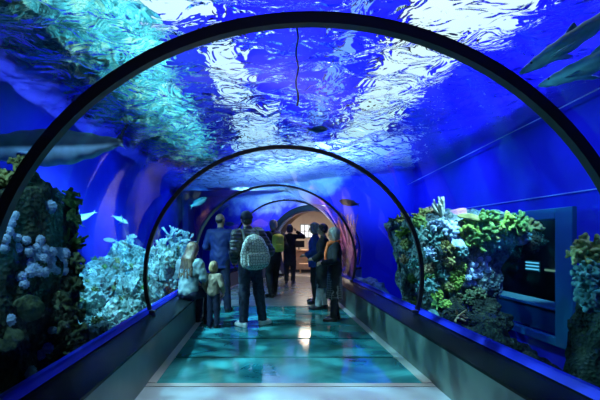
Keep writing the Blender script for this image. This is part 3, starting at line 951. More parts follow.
def make_fish(L, mat, name, label, loc, heading, kind='shark', cat='shark', group=None, bend=0.1, h=None, fat=1.0, roll=0.0):
    """L metres long, nose towards local +X; heading = direction vector of the nose"""
    t = empty(name, loc, label=label, cat=cat, group=group)
    hd = Vector(heading).normalized()
    t.rotation_mode = 'QUATERNION'
    yv = Vector((0, 0, 1)).cross(hd).normalized(); zv = hd.cross(yv)
    yv, zv = yv * math.cos(roll) + zv * math.sin(roll), zv * math.cos(roll) - yv * math.sin(roll)
    t.rotation_quaternion = Matrix((hd, yv, zv)).transposed().to_quaternion()
    h = h or L / 90
    if kind == 'shark':
        prof = [(.50, .012), (.44, .040), (.36, .062), (.24, .080), (.10, .088), (-.05, .080), (-.20, .058), (-.33, .032), (-.42, .017)]; tall, wide = 1.0, .86
    else:
        prof = [(.50, .02), (.42, .08), (.30, .13), (.12, .155), (-.05, .14), (-.20, .09), (-.32, .045), (-.38, .035)]; tall, wide = 1.0, .5
    prof = [(x_, r_ * fat) for x_, r_ in prof]
    def cy_(x): return bend * (max(0, .15 - x) ** 2) * 1.6
    s = SDF((-.56 * L, -.25 * L, -.28 * L), (.56 * L, .25 * L, .28 * L), h)
    for (x0, r0), (x1, r1) in zip(prof[:-1], prof[1:]):
        s.cone((x0 * L, cy_(x0) * L, 0), (x1 * L, cy_(x1) * L, 0), r0 * L, r1 * L, .02 * L, flat=((0, 1, 0), wide))
    s.ell((.47 * L, 0, .008 * L), (.05 * L, .03 * L, .018 * L), .02 * L)
    link_mesh('body', s.mesh(relax=2), mat, t)
    def fin(nm, segs, axis, f=.28, parent=t):
        q = SDF((-.6 * L, -.45 * L, -.35 * L), (.6 * L, .45 * L, .45 * L), h)
        for a, b, ra, rb_ in segs:
            q.cone(np.array(a) * L, np.array(b) * L, ra * L, rb_ * L, .012 * L, flat=(axis, f))
        return link_mesh(nm, q.mesh(), mat, parent)
    ty = cy_(-.45)
    if kind == 'shark':
        fin('dorsal_fin', [((.08, 0, .05), (-.02, 0, .155), .042, .008), ((.03, 0, .05), (-.03, 0, .14), .04, .006)], (0, 1, 0))
        fin('second_dorsal_fin', [((-.27, cy_(-.27), .02), (-.32, cy_(-.32), .065), .02, .005)], (0, 1, 0))
        fin('tail_fin', [((-.40, cy_(-.4), 0), (-.52, ty * 1.5, .13), .022, .008), ((-.40, cy_(-.4), 0), (-.47, ty * 1.2, -.06), .02, .008)], (0, 1, 0))
        for sd in (-1, 1):
            fin('pectoral_fin', [((.24, sd * .05, -.035), (.10, sd * .20, -.085), .038, .008), ((.19, sd * .05, -.035), (.09, sd * .17, -.08), .035, .006)], (0, .35 * sd, 1))
            fin('pelvic_fin', [((-.14, sd * .03, -.04), (-.20, sd * .08, -.07), .022, .005)], (0, .35 * sd, 1))
    elif kind == 'ray':
        fin('tail_fin', [((-.36, cy_(-.36), 0), (-.50, ty * 1.3, .12), .03, .01), ((-.36, cy_(-.36), 0), (-.50, ty * 1.3, -.10), .03, .01)], (0, 1, 0))
        fin('dorsal_fin', [((.05, 0, .1), (-.06, 0, .26), .06, .012)], (0, 1, 0))
        for sd in (-1, 1):
            fin('pectoral_fin', [((.22, sd * .05, -.03), (.02, sd * .40, -.02), .07, .014)], (0, .2 * sd, 1))
    else:
        fin('tail_fin', [((-.36, cy_(-.36), 0), (-.50, ty * 1.3, .13), .035, .014), ((-.36, cy_(-.36), 0), (-.50, ty * 1.3, -.12), .035, .014)], (0, 1, 0))
        fin('dorsal_fin', [((.18, 0, .11), (-.20, 0, .13), .045, .03)], (0, 1, 0))
        for sd in (-1, 1):
            fin('pectoral_fin', [((.2, sd * .06, -.04), (.08, sd * .14, -.09), .035, .008)], (0, .6 * sd, 1))
    for sd in (-1, 1):
        bm = bmesh.new(); bmesh.ops.create_icosphere(bm, subdivisions=2, radius=.011 * L if kind == 'shark' else .02 * L)
        link_mesh('eye', to_mesh(bm), M_eye, t, loc=(.40 * L, sd * (.040 if kind == 'shark' else .045) * L, .018 * L))
    return t
make_fish(1.75, M_shark, 'shark', 'large dark shark with pale belly swimming above the dark rock pillar', (-2.34, 4.85, 2.44), (-1, -.10, -.02), bend=.35, fat=1.35)
make_fish(.95, M_shark_g, 'shark', 'grey green shark swimming highest, close under the water surface', (2.62, 3.47, 3.08), (-.42, .30, -.27), bend=.3, fat=.9)
make_fish(.95, M_shark_g, 'shark', 'grey green shark with bright snout below the highest one', (2.66, 3.30, 2.80), (-.20, .40, -.05), bend=.3, fat=.9)
make_fish(.22, M_shark_g, 'fish', 'small grey fish in front of the two grey green sharks', (2.41, 4.0, 2.82), (.9, .2, -.2), kind='fish', cat='fish', h=.004)
make_fish(.50, M_palefish, 'fish', 'pale long-finned fish swimming beside the dark pillar', (-3.02, 7.0, 1.74), (-.75, -.45, -.35), kind='ray', cat='fish', roll=.9)
make_fish(.34, M_palefish, 'fish', 'slender pale fish above the middle of the bright reef', (-2.72, 7.9, 1.76), (.8, .1, -.45), kind='ray', cat='fish', roll=-.8)
make_fish(.27, M_palefish, 'fish', 'white fish just over the bright reef crest', (-2.85, 7.8, 1.36), (-.9, .1, .1), kind='fish', cat='fish')
make_fish(.20, M_palefish, 'fish', 'small white fish next to the glass rib over the bright reef', (-2.52, 8.0, 1.42), (.9, .1, .1), kind='fish', cat='fish')
make_fish(.52, M_tealfish, 'fish', 'rounded dark turquoise fish over the seated woman', (-1.50, 9.5, 2.20), (.8, -.4, .35), kind='fish', cat='fish')
make_fish(.42, M_tealfish, 'fish', 'turquoise fish seen between the bald man and the man in the beanie', (-1.20, 14.0, 1.87), (.9, -.2, 0), kind='fish', cat='fish')
make_fish(.46, M_darkfish, 'fish', 'dark fish beside the pink sea whips at the bend', (1.86, 9.1, 2.16), (-.9, .2, .2), kind='fish', cat='fish')
make_fish(.30, M_tealfish, 'fish', 'small teal fish above the crown of the tunnel', (.76, 6.0, 2.95), (.95, .2, .08), kind='fish', cat='fish')
# ---- ropes and hose
M_rope = pbr('pale_rope', (0.75, 0.80, 0.9), 0.7)
M_hose = pbr('dark_hose', (0.008, 0.008, 0.02), 0.5)
def rope(pts, r, mat, name, lab, cat):
    return tag(link_mesh(name, tube_mesh(pts, r, 6), mat), lab, cat)
rope([(4.3, 4.0 + i * .45, 3.40 - .045 * i * .45 - 0.02) for i in range(20)], .010, M_rope, 'rope', 'thin pale rope running along under the water surface by the blue wall', 'rope')
rope([(4.47, 3.5 + i * .5, 2.06) for i in range(16)], .008, M_rope, 'pipe', 'thin pale pipe along the blue wall above the framed window', 'pipe')
rope([(.315 + .012 * math.sin(i * 1.3), 4.0 + .01 * math.cos(i * 1.7), 2.66 + i * .06) for i in range(14)], .011, M_hose, 'hose', 'thin dark hose rising from the tunnel crown to the water surface', 'hose')

# lights on the far wall of the gallery behind the framed window
M_wl = emissive('white_wall_light', (.8, 1, .95), 1.6); M_wo = emissive('orange_wall_light', (1, .55, .25), 1.0)
t = empty('wall_light', (7.5, 11.75, .62), label='white three-bar wall light seen through the framed window', cat='light')
link_mesh('back_plate', box_mesh((.03, 0, 0), (.03, .62, .30)), M_frame, t)
for k in (-1, 0, 1): link_mesh('bar', box_mesh((0, 0, k * .09), (.03, .55, .035)), M_wl, t)
t = empty('wall_light', (7.5, 11.0, .55), label='small orange wall light beside the three-bar light in the window', cat='light')
link_mesh('back_plate', box_mesh((.03, 0, 0), (.03, .5, .12)), M_frame, t); link_mesh('bar', box_mesh((0, 0, 0), (.03, .42, .05)), M_wo, t)
# ================================================================== PEOPLE
def V3(*a): return np.array(a, float)
def rotx(a): c, s = math.cos(a), math.sin(a); return np.array([[1, 0, 0], [0, c, -s], [0, s, c]])
def rotz(a): c, s = math.cos(a), math.sin(a); return np.array([[c, -s, 0], [s, c, 0], [0, 0, 1]])
def roty(a): c, s = math.cos(a), math.sin(a); return np.array([[c, 0, s], [0, 1, 0], [-s, 0, c]])

def fabric(name, col, col2=None, scale=9, rough=.8, bump=.10, bscale=140, spec=.25):
    return pbr(name, col, rough, col2=col2 or tuple(min(1, c * 1.5 + .004) for c in col), scale=scale, bump=bump, bscale=bscale, spec=spec)
def skin_mat(name, col):
    m = pbr(name, col, .5, col2=tuple(c * .82 for c in col), scale=12, bump=.05, spec=.3); return m
M_skin_a = skin_mat('fair_skin', (0.55, 0.33, 0.24)); M_skin_b = skin_mat('tan_skin', (0.42, 0.25, 0.17))
M_peye = pbr('eye_white', (0.7, 0.7, 0.7), .2); M_iris = pbr('dark_iris', (.01, .01, .01), .1)
def hair_mat(name, c1, c2):
    m, nt, out = new_mat(name)
    tc = N(nt, 'ShaderNodeTexCoord'); mp = N(nt, 'ShaderNodeMapping'); mp.inputs['Scale'].default_value = (1, 1, .12)
    n = N(nt, 'ShaderNodeTexNoise', i_Scale=70.0, i_Detail=4.0)
    nt.links.new(tc.outputs['Object'], mp.inputs['Vector']); nt.links.new(mp.outputs[0], n.inputs['Vector'])
    r = N(nt, 'ShaderNodeValToRGB'); r.color_ramp.elements[0].position = .35; r.color_ramp.elements[1].position = .68
    r.color_ramp.elements[0].color = rgba(c1); r.color_ramp.elements[1].color = rgba(c2)
    b = N(nt, 'ShaderNodeBsdfPrincipled', i_Roughness=.5)
    bp = N(nt, 'ShaderNodeBump', i_Strength=.8, i_Distance=.01)
    nt.links.new(n.outputs['Fac'], r.inputs['Fac']); nt.links.new(r.outputs['Color'], b.inputs['Base Color'])
    nt.links.new(n.outputs['Fac'], bp.inputs['Height']); nt.links.new(bp.outputs['Normal'], b.inputs['Normal'])
    nt.links.new(b.outputs[0], out.inputs['Surface']); return m
H_brown = hair_mat('brown_hair', (.035, .02, .011), (.17, .105, .06)); H_blond = hair_mat('blond_hair', (.16, .10, .045), (.40, .29, .15))
H_grey = hair_mat('grey_hair', (.30, .29, .27), (.66, .63, .58)); H_dark = hair_mat('dark_hair', (.01, .008, .007), (.05, .04, .035)); H_sand = hair_mat('sandy_grey_hair', (.42, .34, .24), (.75, .66, .52))

STAND = dict(P=(0, 0, .95), lean=0.0, side=0.0, twist=0.0, yaw=0.0, nod=0.0, tilt=0.0, head=1.0,
             hipL=None, kneeL=(-.10, .015, .50), ankL=(-.11, -.02, .085), footL=.12,
             kneeR=(.10, .015, .50), ankR=(.11, -.02, .085), footR=-.12,
             elL=(-.25, -.02, 1.14), wrL=(-.24, .07, .90), hdL=(.02, .1, -1), pnL=(1, 0, 0),
             elR=(.25, -.02, 1.14), wrR=(.24, .07, .90), hdR=(-.02, .1, -1), pnR=(-1, 0, 0))
def make_person(label, loc, rz, H, pose, wear, name='person'):
    p = dict(STAND); p.update(pose)
    root = empty(name, loc, rz, label=label, cat='person')
    root.scale = (H / 1.75,) * 3
    P = V3(*p['P'])
    T = rotz(p['twist']) @ roty(p['side']) @ rotx(-p['lean'])           # torso frame
    tp = lambda x, y, z: P + T @ V3(x, y, z)                           # z measured up from the pelvis
    neck = tp(0, 0, .52); sh = {'L': tp(-.185, -.005, .455), 'R': tp(.185, -.005, .455)}
    HR = T @ rotz(p['yaw']) @ roty(p['tilt']) @ rotx(-p['nod'])
    hs = p['head']
    hb = tp(0, .012, .60)
    hp = lambda x, y, z: hb + HR @ (V3(x, y, z) * hs)
    hip = {'L': P + V3(-.088, 0, -.03), 'R': P + V3(.088, 0, -.03)}
    knee = {k: V3(*p['knee' + k]) for k in 'LR'}; ank = {k: V3(*p['ank' + k]) for k in 'LR'}
    el = {k: V3(*p['el' + k]) for k in 'LR'}; wr = {k: V3(*p['wr' + k]) for k in 'LR'}
    allp = np.array([*knee.values(), *ank.values(), *el.values(), *wr.values(), hp(0, 0, .2), tp(0, -.3, 0), tp(0, .2, 0), tp(.25, 0, .3), tp(-.25, 0, .3)])
    lo, hi = allp.min(0) - .24, allp.max(0) + .24
    lo[2] = -.02
    h = wear.get('h', .0075)
    # ---------------- body: one continuous skin
    s = SDF(lo, hi, h)
    s.ell(P, (.150, .100, .12), .0, R=T)
    s.ell(tp(0, 0, .16), (.135, .092, .14), .05, R=T)
    s.ell(tp(0, .005, .33), (.155, .105, .19), .05, R=T)
    s.cone(sh['L'] * .85 + sh['R'] * .15, sh['R'] * .85 + sh['L'] * .15, .058, .058, .05)
    s.cone(tp(0, -.005, .48), hp(0, .0, .03), .056, .050, .03)
    for k in 'LR':
        s.cone(sh[k], el[k], .047, .038, .03); s.cone(el[k], wr[k], .038, .027, .02)
        s.cone(hip[k], knee[k], .080, .053, .04); s.cone(knee[k], ank[k], .052, .036, .02)
        s.ell(knee[k] * .68 + ank[k] * .32 + V3(0, -.018, 0), (.047, .047, .10), .03)
    # head
    s.ell(hp(0, -.008, .105), V3(.074, .094, .092) * hs, .02, R=HR)
    s.ell(hp(0, .030, .045), V3(.054, .060, .066) * hs, .03, R=HR)
    s.cone(hp(0, .090, .095), hp(0, .112, .060), .010 * hs, .015 * hs, .012)              # nose
    s.cone(hp(-.035, .078, .112), hp(.035, .078, .112), .013 * hs, .013 * hs, .015)         # brow
    s.ell(hp(0, .078, -.004), V3(.020, .016, .014) * hs, .02, R=HR)                        # chin
    s.cone(hp(-.018, .092, .030), hp(.018, .092, .030), .008 * hs, .008 * hs, .006)         # lips
    for sd in (-1, 1):
        s.ell(hp(sd * .031, .094, .093), V3(.014, .012, .010) * hs, 0, mode='sub', R=HR)    # eye sockets
        s.ell(hp(sd * .077, -.005, .075), V3(.012, .024, .033) * hs, .006, R=HR)            # ears
    # hands
    for k in 'LR':
        d = V3(*p['hd' + k]); d /= np.linalg.norm(d)
        n = V3(*p['pn' + k]); n = n - d * (n @ d); n /= np.linalg.norm(n)
        sdv = np.cross(d, n) * (1 if k == 'L' else -1)                                   # towards the thumb
        W = wr[k]
        for i, (off, L) in enumerate(((.030, .072), (.010, .080), (-.010, .075), (-.029, .060))):
            kn = W + d * .088 + sdv * off - n * .002
            s.cone(W + d * .02 + sdv * off * .55, kn, .014, .0125, .012)
            m_ = kn + (d * .86 + n * .45 + sdv * off * 1.2) * L * .5
            s.cone(kn, m_, .0098, .0090, .004); s.cone(m_, m_ + (d * .55 + n * .80) * L * .5, .0088, .0078, .003)
        tb = W + d * .03 + sdv * .026; tm = tb + (d * .65 + sdv * .62 + n * .35) * .045
        s.cone(tb, tm, .013, .011, .01); s.cone(tm, tm + (d * .85 + n * .45) * .033, .0105, .009, .004)
    # feet inside the shoes
    for k in 'LR':
        fd = rotz(p['foot' + k]) @ V3(0, 1, 0)
        s.cone(ank[k] - fd * .03 + V3(0, 0, -.035), ank[k] + fd * .13 + V3(0, 0, -.055), .034, .025, .03)
    link_mesh('body', s.mesh(), wear['skin'], root)
    for sd in (-1, 1):
        bm = bmesh.new(); bmesh.ops.create_icosphere(bm, subdivisions=2, radius=.0115 * hs)
        e = link_mesh('eye', to_mesh(bm), M_peye, root, loc=hp(sd * .031, .0845, .093))
        bm = bmesh.new(); bmesh.ops.create_icosphere(bm, subdivisions=2, radius=.0058 * hs)
        link_mesh('iris', to_mesh(bm), M_iris, e, loc=HR @ V3(0, .0085, 0))
    # ---------------- trousers
    ph = random.random() * 9
    folds = lambda amp, f=46: (lambda X, Y, Z: amp * np.sin(Z * f + 2.5 * np.sin(X * 23 + ph) + 2 * np.sin(Y * 19 + ph)) * np.sin(X * 17 + Z * 9 + ph))
    if 'trousers' in wear:
        o = SDF(lo, hi, h); g = wear.get('loose', .024)
        o.ell(P + V3(0, -.005, -.02), (.162, .118, .14), 0)
        for k in 'LR':
            o.cone(hip[k], knee[k], .088 + g * .5, .058 + g, .04)
            ae = ank[k] + (ank[k] - knee[k]) / np.linalg.norm(ank[k] - knee[k]) * wear.get('cuff', .012)
            o.cone(knee[k], ae, .058 + g, .044 + g * .9, .03, cut_b=True)
        o.cut(P + T @ V3(0, 0, .10), T @ V3(0, 0, 1))
        o.warp(folds(.004))
        link_mesh('trousers', o.mesh(), wear['trousers'], root)
    # ---------------- skirt
    if 'skirt' in wear:
        o = SDF(lo, hi, h); z1 = wear['skirt_hem']
        c = (knee['L'] + knee['R']) / 2
        o.cone(P + V3(0, 0, .05), V3(P[0] * .3 + c[0] * .7, P[1] * .3 + c[1] * .7, z1), .150, wear.get('skirt_r', .19), .0, cut_b=True, flat=((0, 1, 0), .82))
        o.cut(P + V3(0, 0, .1), (0, 0, 1)); o.warp(folds(.007, 12))
        link_mesh('skirt', o.mesh(), wear['skirt'], root)
    # ---------------- top
    if 'top' in wear:
        o = SDF(lo, hi, h); g = wear.get('puff', .016); hem = wear.get('hem', -.08)
        o.ell(tp(0, 0, .02), V3(.150 + g, .108 + g, .16), 0, R=T)
        o.ell(tp(0, 0, .17), V3(.145 + g, .100 + g, .17), .06, R=T)
        o.ell(tp(0, .004, .33), V3(.160 + g, .110 + g, .19), .06, R=T)
        if hem < -.1:
            o.cone(tp(0, 0, .05), tp(0, 0, hem), .152 + g, wear.get('hem_r', .19), .05, cut_b=True, flat=(T @ V3(0, 1, 0), .78))
        o.cut(tp(0, 0, hem), T @ V3(0, 0, -1))
        o.cone(sh['L'] * .85 + sh['R'] * .15, sh['R'] * .85 + sh['L'] * .15, .058 + g * .7, .058 + g * .7, .05)
        for k in 'LR':
            o.cone(sh[k], el[k], .050 + g, .043 + g * .8, .035)
            we = wr[k] - (wr[k] - el[k]) * .03
            o.cone(el[k], we, .043 + g * .8, .034 + g * .6, .02, cut_b=True)
        o.cone(tp(0, -.005, .47), tp(0, .0, wear.get('collar', .555)), .070, .064, .02, cut_b=True)
        if wear.get('quilt'):
            q = wear['quilt']
            o.warp(lambda X, Y, Z: -.009 * np.abs(np.sin(Z * PI / q)) + .003)
        o.warp(folds(.0045))
        top = link_mesh(wear.get('top_name', 'jacket'), o.mesh(), wear['top'], root)
        if wear.get('top_label'): top['label'] = wear['top_label']
    # ---------------- shoes
    for k in 'LR':
        fd = rotz(p['foot' + k]) @ V3(0, 1, 0)
        a = ank[k]; zf = a[2] - .085
        o = SDF(np.minimum(a - .2, a + fd * .25 - .1), np.maximum(a + .15, a + fd * .25 + .1), .006)
        B = lambda f_, z: V3(a[0], a[1], zf) + fd * f_ + V3(0, 0, z)
        o.cone(B(-.035, .045), B(.12, .040), .042, .040, 0)
        o.cone(B(.10, .030), B(.165, .026), .044, .034, .03)
        o.cone(B(-.005, .05), B(-.008, .098), .044, .046, .03, cut_b=True)
        o.cut((0, 0, zf + .014), (0, 0, -1))
        sh_ = link_mesh('shoe', o.mesh(), wear['shoe'], root)
        o = SDF(np.minimum(a - .2, a + fd * .25 - .1), np.maximum(a + .15, a + fd * .25 + .1), .006)
        o.cone(B(-.035, .03), B(.10, .03), .045, .046, 0); o.cone(B(.10, .03), B(.168, .03), .047, .036, .02)
        o.cut((0, 0, zf + .022), (0, 0, 1)); o.cut((0, 0, zf + .001), (0, 0, -1))
        link_mesh('sole', o.mesh(), wear.get('sole', wear['shoe']), sh_)
    # ---------------- hair
    hk = wear.get('hair_kind')
    hl, hh = hp(0, 0, .1) - .30 * hs, hp(0, 0, .1) + .26 * hs
    if hk == 'long': hl = hl - V3(.05, .1, .42)
    if hk:
        o = SDF(hl, hh, .007)
        g = {'short': .010, 'bald': .003, 'bob': .022, 'long': .018}[hk]
        o.ell(hp(0, -.012, .108), V3(.074 + g, .094 + g, .092 + g) * hs, 0, R=HR)
        if hk == 'short': o.ell(hp(0, -.045, .06), V3(.072, .055, .07) * hs, .02, R=HR)
        if hk == 'bob':
            for sd in (-1, 1): o.ell(hp(sd * .065, -.02, .045), V3(.030, .062, .075) * hs, .03, R=HR)
            o.ell(hp(0, -.06, .04), V3(.08, .045, .08) * hs, .03, R=HR)
        if hk == 'long':
            for sd in (-1, -.5, 0, .5, 1):
                q0 = hp(sd * .060, -.045 + abs(sd) * .02, .08); q1 = hp(sd * .085, -.07 + .03 * abs(sd), -.10); q2 = tp(sd * .12, -.125 + .02 * abs(sd), wear.get('hair_to', .30) + .03 * math.sin(sd * 7))
                o.cone(q0, q1, .045, .048, .03); o.cone(q1, q2, .048, .022, .03)
        face = hp(0, .115, .055)
        o.ell(face, V3(.085, .085, .095) * hs, 0, mode='sub', R=HR)
        if hk == 'bald':
            o.cut(hp(0, 0, .115), HR @ V3(0, -.25, 1)); o.cut(hp(0, .03, 0), HR @ V3(0, 1, 0))
        if hk == 'short': o.cut(hp(0, 0, .012), HR @ V3(0, .2, -1))
        for sd in (-1, 1):
            if hk in ('short', 'bald'): o.ell(hp(sd * .083, .0, .07), V3(.018, .026, .034) * hs, 0, mode='sub', R=HR)
        o.warp(lambda X, Y, Z: .0035 * np.sin(X * 140 + 4 * np.sin(Z * 30)) * np.sin(Y * 120 + 3 * np.sin(Z * 25)))
        link_mesh('hair', o.mesh(), wear['hair'], root)
    if 'hat' in wear:
        o = SDF(hl, hh, .007)
        o.ell(hp(0, -.008, .120), V3(.090, .110, .100) * hs, 0, R=HR)
        o.cut(hp(0, 0, .095), HR @ V3(0, .12, -1))
        ht = link_mesh('beanie', o.mesh(), wear['hat'], root)
        o = SDF(hl, hh, .007)
        o.ell(hp(0, -.008, .120), V3(.097, .117, .105) * hs, 0, R=HR)
        o.cut(hp(0, 0, .092), HR @ V3(0, .12, -1)); o.cut(hp(0, 0, .130), HR @ V3(0, -.12, 1))
        link_mesh('cuff', o.mesh(), wear['hat'], ht)
    if 'scarf' in wear:
        o = SDF(tp(-.25, -.25, .1) - .12, tp(.25, .3, .6) + .15, .007)
        for i in range(12):
            t0, t1 = i * PI / 6, (i + 1) * PI / 6
            q = lambda t: tp(.090 * math.cos(t), .092 * math.sin(t) + .02, .52 + .012 * math.sin(3 * t) - .015 * math.sin(t))
            o.cone(q(t0), q(t1), .034, .034, .01)
        o.cone(tp(.03, .125, .50), tp(.04, .172, .30), .046, .046, .015, flat=(T @ V3(0, 1, 0), .6)); o.cone(tp(.04, .172, .30), tp(.05, .165, .14), .046, .052, .01, flat=(T @ V3(0, 1, 0), .5), cut_b=True)
        link_mesh('scarf', o.mesh(), wear['scarf'], root)
    return root, tp, T

def world_of(root, v):
    return Matrix.LocRotScale(root.location, root.rotation_euler, root.scale) @ Vector(v)

def hex_mat():
    m, nt, out = new_mat('grey_hexagon_fabric')
    tc = N(nt, 'ShaderNodeTexCoord')
    v = N(nt, 'ShaderNodeTexVoronoi', feature='DISTANCE_TO_EDGE', i_Scale=25.0); v.inputs['Randomness'].default_value = .55
    nt.links.new(tc.outputs['Object'], v.inputs['Vector'])
    r = N(nt, 'ShaderNodeValToRGB'); r.color_ramp.elements[0].position = .06; r.color_ramp.elements[0].color = (.10, .12, .12, 1)
    r.color_ramp.elements[1].position = .12; r.color_ramp.elements[1].color = (.50, .54, .50, 1)
    b = N(nt, 'ShaderNodeBsdfPrincipled', i_Roughness=.45)
    nt.links.new(v.outputs['Distance'], r.inputs['Fac']); nt.links.new(r.outputs['Color'], b.inputs['Base Color'])
    nt.links.new(b.outputs[0], out.inputs['Surface']); return m
def plaid_mat():
    m, nt, out = new_mat('dark_checked_cloth')
    tc = N(nt, 'ShaderNodeTexCoord'); b = N(nt, 'ShaderNodeBsdfPrincipled', i_Roughness=.85)
    acc = None
    for d in ('X', 'Z'):
        w = N(nt, 'ShaderNodeTexWave', bands_direction=d, i_Scale=7.5, i_Distortion=.6); w.wave_profile = 'SAW'
        nt.links.new(tc.outputs['Object'], w.inputs['Vector'])
        g = N(nt, 'ShaderNodeMath', operation='GREATER_THAN'); g.inputs[1].default_value = .80; nt.links.new(w.outputs['Fac'], g.inputs[0])
        if acc is None: acc = g
        else:
            a2 = N(nt, 'ShaderNodeMath', operation='MAXIMUM'); nt.links.new(acc.outputs[0], a2.inputs[0]); nt.links.new(g.outputs[0], a2.inputs[1]); acc = a2
    mx = N(nt, 'ShaderNodeMix', data_type='RGBA'); mx.inputs[6].default_value = (.012, .013, .018, 1); mx.inputs[7].default_value = (.14, .15, .16, 1)
    nt.links.new(acc.outputs[0], mx.inputs[0]); nt.links.new(mx.outputs[2], b.inputs['Base Color']); nt.links.new(b.outputs[0], out.inputs['Surface']); return m

def backpack(root, tp, T, mat, strap_mat, label, w, hgt, d, z0, kind):
    """worn on the back: bag, pocket, two shoulder straps, grab loop; its own thing"""
    inv = root
    t = empty('backpack', root.location, root.rotation_euler.z, label=label, cat='backpack'); t.scale = root.scale
    c = tp(0, -.135 - d / 2, z0)
    s = SDF(c - .36, c + .36, .0085)
    R = T
    if kind == 'drawstring':
        s.ell(c + T @ V3(0, 0, -hgt * .10), (w * .50, d * .52, hgt * .42), 0, R=R)
        s.ell(c + T @ V3(0, .01, hgt * .24), (w * .33, d * .42, hgt * .26), .09, R=R)
        s.box(c + T @ V3(0, .01, -hgt * .28), (w * .88, d * .8, hgt * .34), .08, .07, R=R)
    else:
        s.box(c, (w, d, hgt), 0, min(w, d) * .42, R=R)
        s.ell(c + T @ V3(0, 0, hgt * .35), (w * .42, d * .48, hgt * .22), .04, R=R)
    s.warp(lambda X, Y, Z: .005 * np.sin(Z * 30 + 2 * np.sin(X * 21)) * np.sin(X * 25 + Z * 8))
    link_mesh('bag', s.mesh(), mat, t)
    pc = c + T @ V3(0, -d * .5, -hgt * .22)
    s = SDF(pc - .22, pc + .22, .0085); s.box(pc, (w * .68, d * .34, hgt * .36), 0, .025, R=R)
    link_mesh('pocket', s.mesh(), mat, t)
    for sd in (-1, 1):
        pts = [c + T @ V3(sd * w * .26, d * .42, hgt * .34), tp(sd * .115, -.10, .50), tp(sd * .122, .0, .543), tp(sd * .120, .105, .46), tp(sd * .130, .150, .32), tp(sd * .165, .07, .16), c + T @ V3(sd * w * .4, d * .40, -hgt * .36)]
        s = SDF(np.min(pts, 0) - .06, np.max(pts, 0) + .06, .007)
        for a, b in zip(pts[:-1], pts[1:]): s.cone(a, b, .017, .017, .008)
        link_mesh('strap', s.mesh(), strap_mat, t)
    a = c + T @ V3(0, d * .3, hgt * .48)
    link_mesh('grab_loop', tube_mesh([a + T @ V3(.03 * math.cos(q), 0, .035 * math.sin(q)) for q in np.linspace(0, PI, 7)], .008, 6), strap_mat, t)
    return t

K_black = fabric('black_cloth', (.010, .011, .014)); K_navy = fabric('navy_cloth', (.012, .016, .04)); K_jeans = fabric('dark_jeans', (.012, .018, .035), (.03, .04, .07), 30)
K_blue = fabric('blue_suit_cloth', (.010, .024, .11), (.018, .036, .15), rough=.6); K_denim = fabric('washed_denim', (.09, .16, .18), (.26, .36, .36), 9); K_beige = fabric('beige_cloth', (.20, .16, .115))
K_greyleg = fabric('grey_knit', (.32, .32, .31)); K_quilt = fabric('black_quilted_nylon', (.010, .011, .013), (.022, .025, .028), rough=.40, spec=.5); K_leather = pbr('black_leather', (.008, .008, .009), .35)
K_white = pbr('white_leather', (.80, .82, .82), .4); K_orange = fabric('orange_wool', (.80, .12, .03), (.85, .20, .07)); K_yellow = fabric('yellow_nylon', (.66, .64, .06), (.75, .72, .14), rough=.5); K_cobalt = fabric('cobalt_jacket_cloth', (.02, .06, .26))
K_strap = fabric('grey_webbing', (.10, .11, .11)); K_hex = hex_mat(); K_plaid = plaid_mat()

# ---- woman with long hair sitting on the ledge, and the child before her
make_person('seated woman with long brown hair and washed denim jacket on the side ledge', (-1.19, 6.58, 0), math.radians(-28), 1.70,
    dict(P=(0, 0, .575), lean=.12, nod=.30, yaw=-.2, kneeL=(-.10, .43, .535), ankL=(-.10, .40, .087), kneeR=(.11, .43, .535), ankR=(.12, .36, .087),
         elL=(-.25, .08, .80), wrL=(-.12, .29, .69), hdL=(.4, .9, -.1), pnL=(.2, .1, -1), elR=(.25, .08, .80), wrR=(.16, .31, .70), hdR=(-.1, 1, -.1), pnR=(-.2, 0, -1)),
    dict(skin=M_skin_a, trousers=K_navy, top=K_denim, puff=.03, hem=-.06, shoe=K_leather, hair_kind='long', hair=H_brown, hair_to=.24))
make_person('small child with blond hair and beige jacket standing by the seated woman', (-.79, 6.56, 0), math.radians(-20), 1.0,
    dict(head=1.25, yaw=.2, nod=.1, elL=(-.27, -.02, 1.16), wrL=(-.25, .12, .96), elR=(.27, -.02, 1.16), wrR=(.25, .12, .96), footL=.2, footR=-.2),
    dict(skin=M_skin_a, trousers=K_navy, loose=.03, top=K_beige, puff=.04, shoe=K_leather, hair_kind='bob', hair=H_blond, h=.010))
# ---- bald man in blue
make_person('bald man in blue suit jacket standing behind the seated woman', (-.83, 7.95, 0), math.radians(-12), 1.86,
    dict(yaw=-.35, elL=(-.28, .02, 1.16), wrL=(-.14, .26, 1.10), hdL=(.6, .7, .1), pnL=(.3, -.1, -1), elR=(.28, .02, 1.16), wrR=(.14, .26, 1.12), hdR=(-.6, .7, .1), pnR=(-.3, -.1, -1),
         kneeL=(-.10, .02, .5), ankL=(-.12, -.03, .085), ankR=(.13, .03, .085)),
    dict(skin=M_skin_b, trousers=K_navy, top=K_blue, hem=-.17, hem_r=.165, puff=.022, shoe=K_leather, hair_kind='bald', hair=H_dark, top_label='blue suit jacket'))
